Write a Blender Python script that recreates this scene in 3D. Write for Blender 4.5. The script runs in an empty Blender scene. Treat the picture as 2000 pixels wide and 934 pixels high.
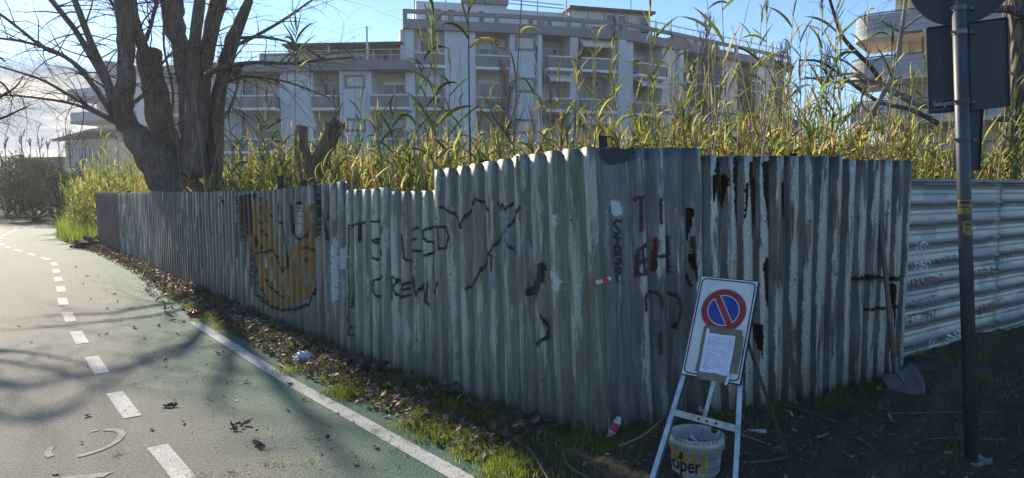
import bpy, math, random
import numpy as np
from mathutils import Vector, Matrix, noise as mnoise
random.seed(7); np.random.seed(7)
sc = bpy.context.scene
COL = sc.collection
R = math.radians

# ------------------------------------------------------------------ camera
F = 1389.0; CAMH = 1.65; TH = math.atan(100/F)
cam_d = bpy.data.cameras.new('camera'); cam = bpy.data.objects.new('camera', cam_d); COL.objects.link(cam)
cam.location = (0, 0, CAMH); cam.rotation_euler = (R(90)-TH, 0, 0)
cam_d.sensor_width = 36; cam_d.lens = F/2000*36; cam_d.clip_start = 0.05; cam_d.clip_end = 3000
sc.camera = cam

# ------------------------------------------------------------------ light
SUN_AZ, SUN_EL = R(-37.4), R(24.5)          # azimuth measured from +Y towards +X
sd = Vector((math.sin(SUN_AZ)*math.cos(SUN_EL), math.cos(SUN_AZ)*math.cos(SUN_EL), math.sin(SUN_EL)))
sl = bpy.data.lights.new('sun', 'SUN'); sl.energy = 5.0; sl.angle = R(0.8); sl.color = (1.0, 0.88, 0.70)
so = bpy.data.objects.new('sun', sl); COL.objects.link(so); so.rotation_euler = (-sd).to_track_quat('-Z', 'Y').to_euler()
sc.view_settings.view_transform = 'Standard'; sc.view_settings.look = 'None'
sc.view_settings.exposure = 0.74; sc.view_settings.gamma = 1.0
sc.render.engine = 'CYCLES'; sc.cycles.use_denoising = True
sc.cycles.max_bounces = 8; sc.cycles.transparent_max_bounces = 8; sc.cycles.sample_clamp_indirect = 6.0

# ------------------------------------------------------------------ node helper
class NT:
    def __init__(s, nt): s.nt = nt; nt.nodes.clear()
    def n(s, t, props=None, **ins):
        nd = s.nt.nodes.new(t)
        for k, v in (props or {}).items(): setattr(nd, k, v)
        for k, v in ins.items():
            s.put(nd, k, v)
        return nd
    def put(s, nd, k, v):
        if k[0] == 'i' and k[1:].isdigit(): sock = nd.inputs[int(k[1:])]
        else: sock = nd.inputs[k.replace('_', ' ')]
        if isinstance(v, bpy.types.NodeSocket): s.nt.links.new(v, sock)
        elif isinstance(v, bpy.types.Node): s.nt.links.new(v.outputs[0], sock)
        elif isinstance(v, (tuple, list)) and len(v) == 3 and sock.type == 'RGBA': sock.default_value = (*v, 1)
        else: sock.default_value = v
    def math(s, op, a, b=0.0, clamp=False): return s.n('ShaderNodeMath', {'operation': op, 'use_clamp': clamp}, i0=a, i1=b).outputs[0]
    def mix(s, fac, a, b, mode='MIX'):
        nd = s.nt.nodes.new('ShaderNodeMix'); nd.data_type = 'RGBA'; nd.blend_type = mode
        s.put(nd, 'i0', fac); s.put(nd, 'i6', a); s.put(nd, 'i7', b); return nd.outputs[2]
    def step(s, v, lo, hi): return s.n('ShaderNodeMapRange', {'clamp': True, 'interpolation_type': 'SMOOTHSTEP'}, i0=v, i1=lo, i2=hi, i3=0.0, i4=1.0).outputs[0]
    def noise(s, vec, scale, detail=4.0, rough=0.55, dist=0.0):
        nd = s.n('ShaderNodeTexNoise', None, Scale=scale, Detail=detail, Roughness=rough, Distortion=dist)
        if vec is not None: s.put(nd, 'Vector', vec)
        return nd.outputs[0]
    def map(s, vec, scale=(1, 1, 1), loc=(0, 0, 0)):
        nd = s.n('ShaderNodeMapping'); s.put(nd, 'Vector', vec); nd.inputs['Scale'].default_value = scale; nd.inputs['Location'].default_value = loc
        return nd.outputs[0]

def newmat(name):
    m = bpy.data.materials.new(name); m.use_nodes = True
    return m, NT(m.node_tree)
def finish(m, T, col, rough=0.7, bump=None, bstr=0.3, bdist=0.01, metal=0.0, spec=0.5, extra=None):
    b = T.n('ShaderNodeBsdfPrincipled')
    T.put(b, 'Base Color', col); T.put(b, 'Roughness', rough); T.put(b, 'Metallic', metal); T.put(b, 'Specular IOR Level', spec)
    if bump is not None:
        bp = T.n('ShaderNodeBump', None, Strength=bstr, Distance=bdist, Height=bump); T.put(b, 'Normal', bp)
    o = T.n('ShaderNodeOutputMaterial'); T.put(o, 'Surface', extra(T, b) if extra else b.outputs[0])
    return m
def simple(name, c1, c2=None, scale=6.0, rough=0.7, bstr=0.2, bdist=0.01, metal=0.0, stretch=(1, 1, 1), spec=0.5, detail=6.0, rnd=0.0):
    m, T = newmat(name); c2 = c2 or tuple(x*0.7 for x in c1)
    co = T.map(T.n('ShaderNodeTexCoord').outputs['Object'], stretch)
    nz = T.noise(co, scale, detail, 0.6)
    col = T.mix(T.step(nz, 0.32, 0.68), c2, c1)
    if rnd:
        oi = T.n('ShaderNodeObjectInfo').outputs['Random']
        hv = T.n('ShaderNodeHueSaturation', None, Color=col, Value=T.math('ADD', T.math('MULTIPLY', oi, 2*rnd), 1-rnd)); col = hv.outputs[0]
    return finish(m, T, col, rough, nz, bstr, bdist, metal, spec)

# ------------------------------------------------------------------ world: sky + cloud bank low in the west
w = bpy.data.worlds.new('World'); sc.world = w; w.use_nodes = True
T = NT(w.node_tree)
sky = T.n('ShaderNodeTexSky', {'sky_type': 'NISHITA', 'sun_disc': False, 'sun_elevation': SUN_EL, 'sun_rotation': SUN_AZ,
                               'altitude': 0.0, 'air_density': 1.0, 'dust_density': 0.12, 'ozone_density': 3.2})
tc = T.n('ShaderNodeTexCoord').outputs['Generated']
sep = T.n('ShaderNodeSeparateXYZ', None, Vector=tc)
cn = T.noise(T.map(tc, (2.2, 2.2, 9.0), (3.1, 0.4, 0.2)), 1.6, 7.0, 0.58, 0.3)
az = T.math('SUBTRACT', T.math('MULTIPLY', sep.outputs[1], 0.62), T.math('MULTIPLY', sep.outputs[0], 0.78))   # towards the west
low = T.math('SUBTRACT', 1.0, T.step(sep.outputs[2], 0.03, 0.24))
cov = T.math('MULTIPLY', T.step(az, 0.70, 0.93), low)
cm = T.step(T.math('ADD', cn, T.math('MULTIPLY', cov, 0.62)), 0.62, 0.86)
cm = T.math('MULTIPLY', cm, T.step(az, 0.66, 0.90))
cn2 = T.noise(T.map(tc, (3.0, 3.0, 16.0), (0.3, 1.4, 0.7)), 1.8, 6.0, 0.55)
ccol = T.mix(T.step(cn2, 0.46, 0.72), (1.9, 2.3, 3.0), (6.2, 5.8, 5.0))
skc = T.mix(cm, T.mix(1.0, sky.outputs[0], (0.76, 0.87, 1.0), 'MULTIPLY'), ccol)
bg = T.n('ShaderNodeBackground', None, Color=skc, Strength=0.12)
T.n('ShaderNodeOutputWorld', None, Surface=bg)

# ------------------------------------------------------------------ geometry helpers
CTH, STH = math.cos(TH), math.sin(TH)
def ray(px, py):
    a = (px-1000)/F; b = (467-py)/F
    return Vector((a, CTH+b*STH, -STH+b*CTH))
def ground(px, py, z=0.0):
    r = ray(px, py); t = (z-CAMH)/r.z
    return Vector((r.x*t, r.y*t, z))
def at(px, py, Y):
    r = ray(px, py); t = Y/r.y
    return Vector((r.x*t, Y, CAMH+r.z*t))
ORG = {}
def link(o): COL.objects.link(o); return o
def tag(o, label=None, cat=None, group=None, kind=None):
    if label: o['label'] = label
    if cat: o['category'] = cat
    if group: o['group'] = group
    if kind: o['kind'] = kind
    return o
def thing(name, label, cat, loc, group=None, kind=None):
    o = link(bpy.data.objects.new(name, None)); o.location = loc; o.empty_display_size = 0.1
    ORG[o] = Vector(loc); return tag(o, label, cat, group, kind)
def mesh_obj(name, verts, faces, mat, parent=None, smooth=False, loc=None):
    """verts in world coordinates; the object sits at its parent's origin (or at loc)"""
    if parent is not None: org = ORG[parent]
    else: org = Vector(loc) if loc is not None else Vector((0, 0, 0))
    V = np.asarray(verts, dtype=np.float64).reshape(-1, 3) - np.array(org)
    me = bpy.data.meshes.new(name)
    if isinstance(faces, np.ndarray):
        k = faces.shape[1]; nf = len(faces)
        me.vertices.add(len(V)); me.vertices.foreach_set('co', V.astype(np.float32).ravel())
        me.loops.add(nf*k); me.loops.foreach_set('vertex_index', faces.astype(np.int32).ravel())
        me.polygons.add(nf); me.polygons.foreach_set('loop_start', (np.arange(nf)*k).astype(np.int32))
        me.update(calc_edges=True)
    else:
        me.from_pydata(V.tolist(), [], faces); me.update()
    if smooth: me.polygons.foreach_set('use_smooth', np.ones(len(me.polygons), dtype=bool))
    for m in (mat if isinstance(mat, (list, tuple)) else [mat]): me.materials.append(m)
    o = link(bpy.data.objects.new(name, me))
    if parent is not None: o.parent = parent
    else: o.location = org
    ORG[o] = org
    return o
class MB:
    def __init__(s): s.v = []; s.f = []
    def add(s, vs, fs):
        k = len(s.v); s.v += [tuple(p) for p in vs]; s.f += [tuple(i+k for i in f) for f in fs]
    def obox(s, o, ax, ay, az):
        """box from corner o with edge vectors"""
        o = Vector(o); ax = Vector(ax); ay = Vector(ay); az = Vector(az)
        if ax.cross(ay).dot(az) < 0: o = o+ax; ax = -ax
        p = [o, o+ax, o+ax+ay, o+ay]; p += [q+az for q in p]
        s.add(p, [(3, 2, 1, 0), (4, 5, 6, 7), (0, 1, 5, 4), (1, 2, 6, 5), (2, 3, 7, 6), (3, 0, 4, 7)])
    def box(s, x0, x1, y0, y1, z0, z1): s.obox((x0, y0, z0), (x1-x0, 0, 0), (0, y1-y0, 0), (0, 0, z1-z0))
    def bar(s, a, b, w, h=None, up=(0, 0, 1)):
        a = Vector(a); b = Vector(b); h = h or w; d = (b-a); up = Vector(up)
        x = d.cross(up)
        if x.length < 1e-6: x = d.cross(Vector((1, 0, 0)))
        x.normalize(); y = x.cross(d).normalized()
        s.obox(a-x*w/2-y*h/2, x*w, y*h, d)
    def tube(s, pts, rad, n=8, cap=True, jit=0.0, lump=None):
        pts = [Vector(p) for p in pts]; k = len(pts)
        if not isinstance(rad, (list, tuple)): rad = [rad]*k
        base = len(s.v); d0 = (pts[1]-pts[0]).normalized()
        ref = d0.orthogonal().normalized()
        for i, p in enumerate(pts):
            d = (pts[min(i+1, k-1)]-pts[max(i-1, 0)]).normalized()
            ref = (ref-d*ref.dot(d)).normalized(); bi = d.cross(ref)
            for j in range(n):
                a = 2*math.pi*j/n; q = ref*math.cos(a)+bi*math.sin(a); r = rad[i]
                if lump: r *= 1+lump*mnoise.noise((p+q*r*1.5)*1.1*0.35/max(r, .05))+lump*.5*mnoise.noise((p+q*r)*0.9/max(r, .05))
                s.v.append(tuple(p+q*r))
        for i in range(k-1):
            for j in range(n):
                a = base+i*n+j; b = base+i*n+(j+1) % n
                s.f.append((a, b, b+n, a+n))
        if cap:
            s.f.append(tuple(base+j for j in reversed(range(n)))); s.f.append(tuple(base+(k-1)*n+j for j in range(n)))
    def lathe(s, c, prof, n=24, cap0=True, cap1=True, axis=(0, 0, 1), ref=None):
        c = Vector(c); ax = Vector(axis).normalized(); r0 = Vector(ref) if ref else ax.orthogonal().normalized(); b0 = ax.cross(r0)
        base = len(s.v)
        for (r, z) in prof:
            for j in range(n):
                a = 2*math.pi*j/n; s.v.append(tuple(c+ax*z+(r0*math.cos(a)+b0*math.sin(a))*r))
        for i in range(len(prof)-1):
            for j in range(n):
                a = base+i*n+j; b = base+i*n+(j+1) % n; s.f.append((a, b, b+n, a+n))
        if cap0: s.f.append(tuple(base+j for j in reversed(range(n))))
        if cap1: s.f.append(tuple(base+(len(prof)-1)*n+j for j in range(n)))
    def prism(s, outline, o, u, v, nrm, th):
        """2-D outline (counter-clockwise seen against nrm) in the u,v plane, extruded along nrm"""
        o, u, v, nrm = Vector(o), Vector(u), Vector(v), Vector(nrm); k = len(outline)
        a = [o+u*x+v*y for x, y in outline]; b = [p+nrm*th for p in a]
        s.add(a+b, [tuple(reversed(range(k))), tuple(range(k, 2*k))]+[(i, (i+1) % k, (i+1) % k+k, i+k) for i in range(k)])
    def build(s, name, mat, parent=None, smooth=False, loc=None): return mesh_obj(name, s.v, s.f, mat, parent, smooth, loc)
def smoothpts(pts, k=3, rad=None):
    """Catmull-Rom through points (and radii)"""
    pts = [Vector(p) for p in pts]; out = []; ro = []
    for i in range(len(pts)-1):
        p0, p1, p2, p3 = pts[max(i-1, 0)], pts[i], pts[i+1], pts[min(i+2, len(pts)-1)]
        for j in range(k):
            t = j/k; t2 = t*t; t3 = t2*t
            out.append(0.5*((2*p1)+(-p0+p2)*t+(2*p0-5*p1+4*p2-p3)*t2+(-p0+3*p1-3*p2+p3)*t3))
            if rad: ro.append(rad[i]*(1-t)+rad[i+1]*t)
    out.append(pts[-1])
    if rad: ro.append(rad[-1]); return out, ro
    return out

# ------------------------------------------------------------------ fence lines and the path line (ground plan)
LEAN = 0.10
class Line:
    """a plan curve with arc length; normal points to the camera side"""
    def __init__(s, P, deg):
        P = np.array([(p[0], p[1]) for p in P]); d = np.r_[0, np.cumsum(np.hypot(*np.diff(P, axis=0).T))]
        cx, cy = np.polyfit(d, P[:, 0], deg), np.polyfit(d, P[:, 1], deg)
        t = np.linspace(0, d[-1], 800); X, Y = np.polyval(cx, t), np.polyval(cy, t)
        X += P[0, 0]-X[0]; Y += P[0, 1]-Y[0]
        s.S = np.r_[0, np.cumsum(np.hypot(np.diff(X), np.diff(Y)))]; s.X = X; s.Y = Y; s.L = s.S[-1]
        tx, ty = np.gradient(X, s.S), np.gradient(Y, s.S); l = np.hypot(tx, ty); s.tx = tx/l; s.ty = ty/l
        sg = np.sign(-(s.ty*(-X)+(-s.tx)*(-Y)))[0]
        s.nx, s.ny = -sg*s.ty, sg*s.tx
        s.ang = X/Y; s.leans = False; s.front = 0.0
    def ev(s, q):
        f = lambda a: np.interp(q, s.S, a)
        return f(s.X), f(s.Y), f(s.nx), f(s.ny)
    def s_of(s, px, py):
        r = ray(px, py); a = r.x/r.y; o = np.argsort(s.ang)
        return float(np.interp(a, s.ang[o], s.S[o]))
    def pix(s, px, py):
        r = ray(px, py); q = s.s_of(px, py)
        for _ in range(4):                                  # the sheets lean near the corner
            x, y, nx, ny = s.ev(q); t = (y+ny*s.front)/r.y; z = CAMH+r.z*t
            k = max(0.0, 1-q/2.2)*z/1.9*LEAN if s.leans else 0.0
            a = r.x+(k-nx*s.front)/t; a = a/(r.y-0.25*k/t); o = np.argsort(s.ang)
            q = float(np.interp(a, s.ang[o], s.S[o]))
        return q, z
FL = Line([ground(*p) for p in [(1189, 862), (975, 802), (853, 752), (762, 716), (659, 680), (523, 630), (410, 580), (343, 551), (280, 519), (239, 500), (192, 484)]], 3)
FR = Line([ground(1189, 862), ground(1470, 795), ground(1752, 741)], 1)
FL.leans = FR.leans = True; FL.front = 0.024; FR.front = 0.035
FB0 = ground(1740, 715); FBd = (ground(2000, 640)-ground(1757, 710)).normalized()
FB = Line([FB0, FB0+FBd*4.5, FB0+FBd*9.0], 1)
_c = [ground(*p) for p in [(335, 905), (240, 790), (187, 710), (153, 657), (135, 620), (123, 589), (119, 565), (114, 546), (110, 530), (107, 518), (95, 508), (70, 500), (40, 491), (17, 484)]]
_c = [_c[0]+(_c[0]-_c[1])*4.2, _c[0]+(_c[0]-_c[1])*2]+_c+[Vector((-15.6, 21.6, 0)), Vector((-17.0, 23.6, 0)), Vector((-18.2, 25.6, 0)), Vector((-19.6, 28, 0)), Vector((-22, 31, 0)), Vector((-26, 35, 0)), Vector((-34, 41, 0)), Vector((-50, 50, 0))]
PC = np.array([(p.x, p.y) for p in smoothpts(_c, 6)])
PS = np.r_[0, np.cumsum(np.hypot(*np.diff(PC, axis=0).T))]
_t = np.gradient(PC, PS, axis=0); _t /= np.hypot(*_t.T)[:, None]
PN = np.c_[_t[:, 1], -_t[:, 0]]                       # towards the fence (right of travel)
if PN[20] @ np.array([1, 1]) < 0: PN = -PN
def path_pt(s, off):
    return np.array([np.interp(s, PS, PC[:, 0])+off*np.interp(s, PS, PN[:, 0]), np.interp(s, PS, PC[:, 1])+off*np.interp(s, PS, PN[:, 1])])
def path_dist(x, y):
    """signed offset from the path's centre line, vectorised"""
    x = np.atleast_1d(np.asarray(x, float)); y = np.atleast_1d(np.asarray(y, float)); out = np.empty(x.shape)
    fx, fy = x.ravel(), y.ravel(); fo = np.empty(fx.shape)
    for i in range(0, len(fx), 20000):
        a, b = fx[i:i+20000], fy[i:i+20000]
        d2 = (a[:, None]-PC[None, :, 0])**2+(b[:, None]-PC[None, :, 1])**2; k = d2.argmin(1)
        fo[i:i+20000] = (a-PC[k, 0])*PN[k, 0]+(b-PC[k, 1])*PN[k, 1]
        far = np.sqrt(d2[np.arange(len(k)), k]); e = np.abs(fo[i:i+20000]) < far*0.6
        fo[i:i+20000][e] = far[e]*np.where(fo[i:i+20000][e] < 0, -1, 1)
    return fo.reshape(x.shape)
EDGE = 1.30                                            # outer edge of the white line
def edge_off(x, y):                                    # where the soil begins, ragged
    return EDGE+0.20+0.06*np.sin(x*3.1+y*1.7)+0.05*np.sin(x*7.3-y*5.1)
def hgt(x, y):
    x = np.asarray(x, float); y = np.asarray(y, float)
    d = path_dist(x, y).reshape(x.shape)
    e = edge_off(x, y); k = np.clip((np.where(d > 0, d-e, -d-1.5))/0.25, 0, 1)
    b = (0.020*np.sin(x*2.3+1.1*y)+0.016*np.sin(-x*4.7+y*3.9+1)+0.010*np.sin(x*9.1+y*8.3)+0.008*np.sin(x*15.7-y*13.1+2)+0.009*np.sin(x*27-y*23)*np.sin(x*5+y*3)+0.009*np.sin(x*31+y*37)*np.sin(x*3.3-y*6))
    fade = np.clip((16-np.hypot(x, y-5))/8, 0.0, 1.0)
    return -0.035+k*(0.045+np.clip((d-e)*0.04, 0, 0.04)*(d > 0))+k*b*(0.25+0.75*fade)
def hz(x, y): return float(hgt(np.array([x]), np.array([y]))[0])
# ------------------------------------------------------------------ materials: ground and path
def ground_mat():
    m, T = newmat('soil'); co = T.n('ShaderNodeTexCoord').outputs['Object']
    a = T.noise(co, 1.1, 6); b = T.noise(co, 38, 6, 0.7); c = T.noise(co, 0.45, 4); g = T.noise(co, 160, 3, 0.7)
    col = T.mix(T.step(b, 0.3, 0.72), (0.040, 0.033, 0.024), (0.125, 0.102, 0.074))
    col = T.mix(T.math('MULTIPLY', T.step(a, 0.47, 0.66), 0.6), col, (0.045, 0.06, 0.024))
    col = T.mix(T.step(g, 0.66, 0.72), col, (0.19, 0.165, 0.13))
    h = T.math('ADD', T.math('MULTIPLY', b, 0.7), T.math('MULTIPLY', g, 0.3))
    return finish(m, T, col, 0.9, h, 0.9, 0.03, spec=0.25)
def path_mat():
    m, T = newmat('green_asphalt'); co = T.n('ShaderNodeTexCoord').outputs['Object']
    f = T.noise(co, 85, 2, 0.6); f2 = T.noise(co, 46, 4, 0.75); l = T.noise(co, 0.42, 5, 0.6); l2 = T.noise(co, 2.6, 6, 0.7, 0.4)
    off = T.n('ShaderNodeAttribute', {'attribute_name': 'across'}).outputs['Fac']
    wear_glare = T.math('SUBTRACT', 1.0, T.step(T.math('ADD', off, T.math('MULTIPLY', T.math('SUBTRACT', l, 0.5), 2.6)), 0.1, 1.15))   # sun-glare grey-beige painted in as wear; green kept near the edge line
    col = T.mix(wear_glare, (0.062, 0.178, 0.118), (0.200, 0.196, 0.158))
    col = T.mix(T.math('MULTIPLY', T.step(l2, 0.44, 0.74), 0.5), col, (0.225, 0.213, 0.17))
    col = T.mix(T.step(f2, 0.36, 0.58), T.mix(0.62, col, (0.03, 0.045, 0.036)), col)
    col = T.mix(T.math('MULTIPLY', T.step(f, 0.52, 0.66), 0.5), col, (0.34, 0.33, 0.28))
    vor = T.n('ShaderNodeTexVoronoi', {'feature': 'DISTANCE_TO_EDGE'}, Scale=0.7, Vector=T.mix(0.12, co, T.n('ShaderNodeTexNoise', None, Scale=3.0, Vector=co, Detail=5.0).outputs[1]))
    crk = T.math('MULTIPLY', T.step(vor.outputs['Distance'], 0.0, 0.008), 1.0)
    crk = T.math('MAXIMUM', crk, T.math('SUBTRACT', 1.0, T.step(l, 0.56, 0.6)))
    col = T.mix(T.math('ADD', T.math('MULTIPLY', crk, 0.5), 0.5), (0.04, 0.05, 0.045), col)
    h = T.math('ADD', T.math('MULTIPLY', f, 0.5), T.math('MULTIPLY', f2, 0.5))
    return finish(m, T, col, 0.8, h, 1.0, 0.02, spec=0.3)
def paint_mat(name, c, wear_glare=0.5, fine=150):
    m, T = newmat(name); co = T.n('ShaderNodeTexCoord').outputs['Object']
    f = T.noise(co, fine, 3, 0.65); l = T.noise(co, 9, 7, 0.75); k = T.noise(co, 3.5, 3, 0.6)
    g = T.mix(T.step(f, 0.36, 0.62), tuple(x*0.55 for x in c), c)
    bare = T.math('MULTIPLY', T.step(l, 0.56-0.12*(wear_glare-0.5), 0.66), wear_glare)
    col = T.mix(bare, g, (0.11, 0.14, 0.11)); col = T.mix(T.math('MULTIPLY', T.step(k, .45, .7), .35), col, (0.3, 0.29, 0.24))
    return finish(m, T, col, 0.8, f, 0.6, 0.008, spec=0.25)
M_soil = ground_mat(); M_path = path_mat()
M_line = paint_mat('white_road_paint', (0.66, 0.65, 0.59), 0.8, 90); M_faint = paint_mat('worn_road_paint', (0.37, 0.36, 0.30), 0.9, 90)

# ------------------------------------------------------------------ ground sheet, path, markings
def axis(fine0, fine1, step, lo, hi, grow=1.16):
    a = list(np.arange(fine0, fine1+1e-6, step)); d = step
    while a[-1] < hi: d *= grow; a.append(a[-1]+d)
    d = step
    while a[0] > lo: d *= grow; a.insert(0, a[0]-d)
    return np.array(a)
gx, gy = axis(-4.2, 4.6, 0.04, -900, 900), axis(3.6, 9.6, 0.04, -300, 1500)
GX, GY = np.meshgrid(gx, gy); GZ = hgt(GX, GY); nx_, ny_ = len(gx), len(gy)
ii = np.arange((ny_-1)*(nx_-1)); r_, c_ = ii//(nx_-1), ii % (nx_-1); a_ = r_*nx_+c_
mesh_obj('ground', np.c_[GX.ravel(), GY.ravel(), GZ.ravel()], np.c_[a_, a_+1, a_+nx_+1, a_+nx_], M_soil, smooth=True)['kind'] = 'structure'
def ribbon(s0, s1, o0, o1, z, step=0.25, rag=None):
    n = max(2, int((s1-s0)/step)+1); v = []; f = []
    for i, s in enumerate(np.linspace(s0, s1, n)):
        a, b = path_pt(s, o0), path_pt(s, o1)
        if rag: b = path_pt(s, o1+rag(*b))
        v += [(a[0], a[1], z), (b[0], b[1], z)]
        if i: f.append((2*i-2, 2*i-1, 2*i+1, 2*i))
    return v, f
PTOP = 0.0
offs = np.linspace(-1.55, EDGE+0.22, 13); ss_ = np.arange(0, PS[-1], .3); v = [(*path_pt(s, o_), PTOP) for s in ss_ for o_ in offs]
k = np.arange((len(ss_)-1)*12); a_ = k//12*13+k % 12
PATH = mesh_obj('cycle_path', v, np.c_[a_, a_+1, a_+14, a_+13], M_path)
PATH.data.attributes.new('across', 'FLOAT', 'POINT').data.foreach_set('value', np.tile(offs, len(ss_)).astype(np.float32)); PATH['kind'] = 'structure'
def s_of_px(px, py):
    g = ground(px, py); return float(PS[((PC-np.array([g.x, g.y]))**2).sum(1).argmin()])
s_ref = s_of_px(240, 790)
for k in range(-3, 20):
    s = s_ref+k*1.52
    v, f = ribbon(s-0.39, s+0.39, -0.06, 0.06, 0.004, 0.1)
    mesh_obj('dash_marking', v, f, M_line, PATH)
v, f = ribbon(0, s_of_px(400, 655)+0.9, EDGE-0.12, EDGE, 0.004, 0.2)
mesh_obj('edge_line', v, f, M_line, PATH)
mb = MB(); gc = ground(168, 866)
for a0, a1, r0, r1 in [(-62, 98, .205, .255), (108, 122, .215, .25), (196, 246, .205, .25)]:
    n = max(3, int((a1-a0)/8)); vs = []
    for i in range(n+1):
        a = R(a0+(a1-a0)*i/n)
        for r in (r0, r1): vs.append((gc.x+math.cos(a)*r*.80, gc.y+math.sin(a)*r*1.12, 0.004))
    mb.add(vs, [(2*i, 2*i+1, 2*i+3, 2*i+2) for i in range(n)])
g2 = ground(30, 905)
vs = []
g2 = ground(165, 930)
vs = [(g2.x-.2, g2.y-.12, .004), (g2.x+.12, g2.y-.02, .004), (g2.x+.14, g2.y+.06, .004), (g2.x-.1, g2.y-.02, .004)]; mb.add(vs, [(0, 1, 2, 3)])
mb.build('bicycle_symbol', M_faint, PATH)

# ------------------------------------------------------------------ corrugated hoarding
def fence_mat(name, base, dark, pale, peel, crest_w, rust=0.70, seed=0.0, rough=0.55, metal=0.15, moss=None):
    m, T = newmat(name)
    uv = T.map(T.n('ShaderNodeUVMap').outputs[0], (1, 1, 1), (seed, seed*0.37, 0))
    cr = T.n('ShaderNodeAttribute', {'attribute_name': 'crest'}).outputs['Fac']
    st = T.noise(T.map(uv, (16, 0.9, 1)), 1.0, 6, 0.65); st2 = T.noise(T.map(uv, (44, 2.2, 1)), 1.0, 4, 0.6); bl = T.noise(T.map(uv, (3.6, 0.7, 1)), 1.0, 5, 0.65)
    oi = T.n('ShaderNodeObjectInfo').outputs['Random']
    col = T.mix(T.step(st, 0.34, 0.66), dark, base)
    col = T.mix(T.math('MULTIPLY', T.step(bl, 0.42, 0.64), 0.65), col, tuple(x*0.52 for x in base))
    col = T.mix(T.math('MULTIPLY', T.step(st2, 0.48, 0.68), 0.6), col, tuple(min(1, x*1.5) for x in base))
    pn = T.noise(T.map(uv, (13, 1.5, 1)), 1.0, 10, 0.74, 0.25)
    pm = T.noise(T.map(uv, (3.4, 0.8, 1), (5, 2, 0)), 1.0, 3, 0.5)
    pv = T.math('ADD', T.math('ADD', T.math('MULTIPLY', pn, 0.62), T.math('MULTIPLY', pm, 0.38)), T.math('MULTIPLY', T.math('SUBTRACT', cr, 0.5), crest_w))
    pk = T.step(pv, 1-peel, 1-peel+0.06)
    flake = T.step(T.noise(T.map(uv, (95, 40, 1)), 1.0, 6, 0.7), 0.36, 0.56)
    pk = T.math('MULTIPLY', pk, T.math('ADD', T.math('MULTIPLY', flake, 0.62), 0.38))
    col = T.mix(pk, col, T.mix(T.noise(T.map(uv, (20, 8, 1)), 1.0, 4), tuple(x*0.7 for x in pale), pale))
    rn = T.noise(T.map(uv, (15, 1.3, 1), (9, 4, 0)), 1.0, 7, 0.66)
    col = T.mix(T.math('MULTIPLY', T.step(rn, rust-.04, rust+0.04), .85), col, (0.06, 0.034, 0.022))
    br = T.noise(T.map(uv, (24, 0.8, 1), (2, 8, 0)), 1.0, 6, 0.6)
    col = T.mix(T.math('MULTIPLY', T.step(br, 0.52, 0.72), 0.55), col, (0.10, 0.075, 0.052))
    rn2 = T.noise(T.map(uv, (60, 26, 1)), 1.0, 3, 0.6)
    col = T.mix(T.math('MULTIPLY', T.step(rn2, 0.70, 0.74), 0.8), col, (0.03, 0.022, 0.018))
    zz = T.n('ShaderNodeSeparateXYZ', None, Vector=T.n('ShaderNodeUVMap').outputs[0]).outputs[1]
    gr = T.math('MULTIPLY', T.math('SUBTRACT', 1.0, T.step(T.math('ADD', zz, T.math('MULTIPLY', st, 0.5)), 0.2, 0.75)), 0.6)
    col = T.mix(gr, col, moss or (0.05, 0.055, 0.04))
    hv = T.n('ShaderNodeHueSaturation', None, Color=col, Value=T.math('ADD', T.math('MULTIPLY', oi, 0.3), 0.85))
    h = T.math('ADD', T.math('MULTIPLY', pk, 0.5), T.math('MULTIPLY', st, 0.4))
    return finish(m, T, hv.outputs[0], rough, h, 0.20, 0.005, metal, 0.4)
MF_near = fence_mat('grey_green_sheet', (0.245, 0.258, 0.205), (0.14, 0.148, 0.118), (0.53, 0.54, 0.46), 0.465, 0.10, 0.72, 1.3)
MF_mid = fence_mat('weathered_sheet', (0.235, 0.24, 0.20), (0.10, 0.10, 0.085), (0.52, 0.52, 0.46), 0.445, 0.06, 0.68, 4.1)
MF_far = fence_mat('dark_weathered_sheet', (0.185, 0.182, 0.165), (0.06, 0.06, 0.056), (0.54, 0.54, 0.50), 0.465, 0.05, 0.63, 7.7)
MF_end = fence_mat('dark_purple_sheet', (0.16, 0.11, 0.12), (0.06, 0.05, 0.055), (0.30, 0.27, 0.28), 0.40, 0.05, 0.64, 9.7)
MF_rdark = fence_mat('blue_grey_sheet', (0.16, 0.167, 0.165), (0.075, 0.078, 0.078), (0.58, 0.57, 0.52), 0.425, 0.12, 0.68, 15.4, 0.45, 0.35, moss=(0.03, 0.03, 0.026))
MF_right = fence_mat('galvanised_sheet', (0.150, 0.148, 0.132), (0.05, 0.049, 0.045), (0.64, 0.62, 0.54), 0.435, 0.24, 0.66, 12.4, 0.45, 0.35, moss=(0.03, 0.03, 0.026))
PITCH_L, PITCH_R = 0.172, 0.156
def prof_break(pitch, a=.46, b=.10, c=.34):
    return np.array([0, a, a+b, a+b+c])*pitch
def profile(s, pitch, depth, a=.46, b=.10, c=.34):
    """crest (1) to valley (0): crest width a, flank b, valley c"""
    u = np.mod(np.asarray(s, float)/pitch, 1.0)
    k = np.where(u < a, 1.0, np.where(u < a+b, 1-(u-a)/b, np.where(u < a+b+c, 0.0, (u-a-b-c)/(1-a-b-c))))
    return k*depth, k
def dent(s, z, amp):
    return amp*1.2*(np.sin(s*2.9+z*1.3)+0.6*np.sin(s*6.1-z*2.7+1.0)+0.5*np.sin(z*4.3+s*1.1)+0.35*np.sin(z*9.1+s*13.7))
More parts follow.
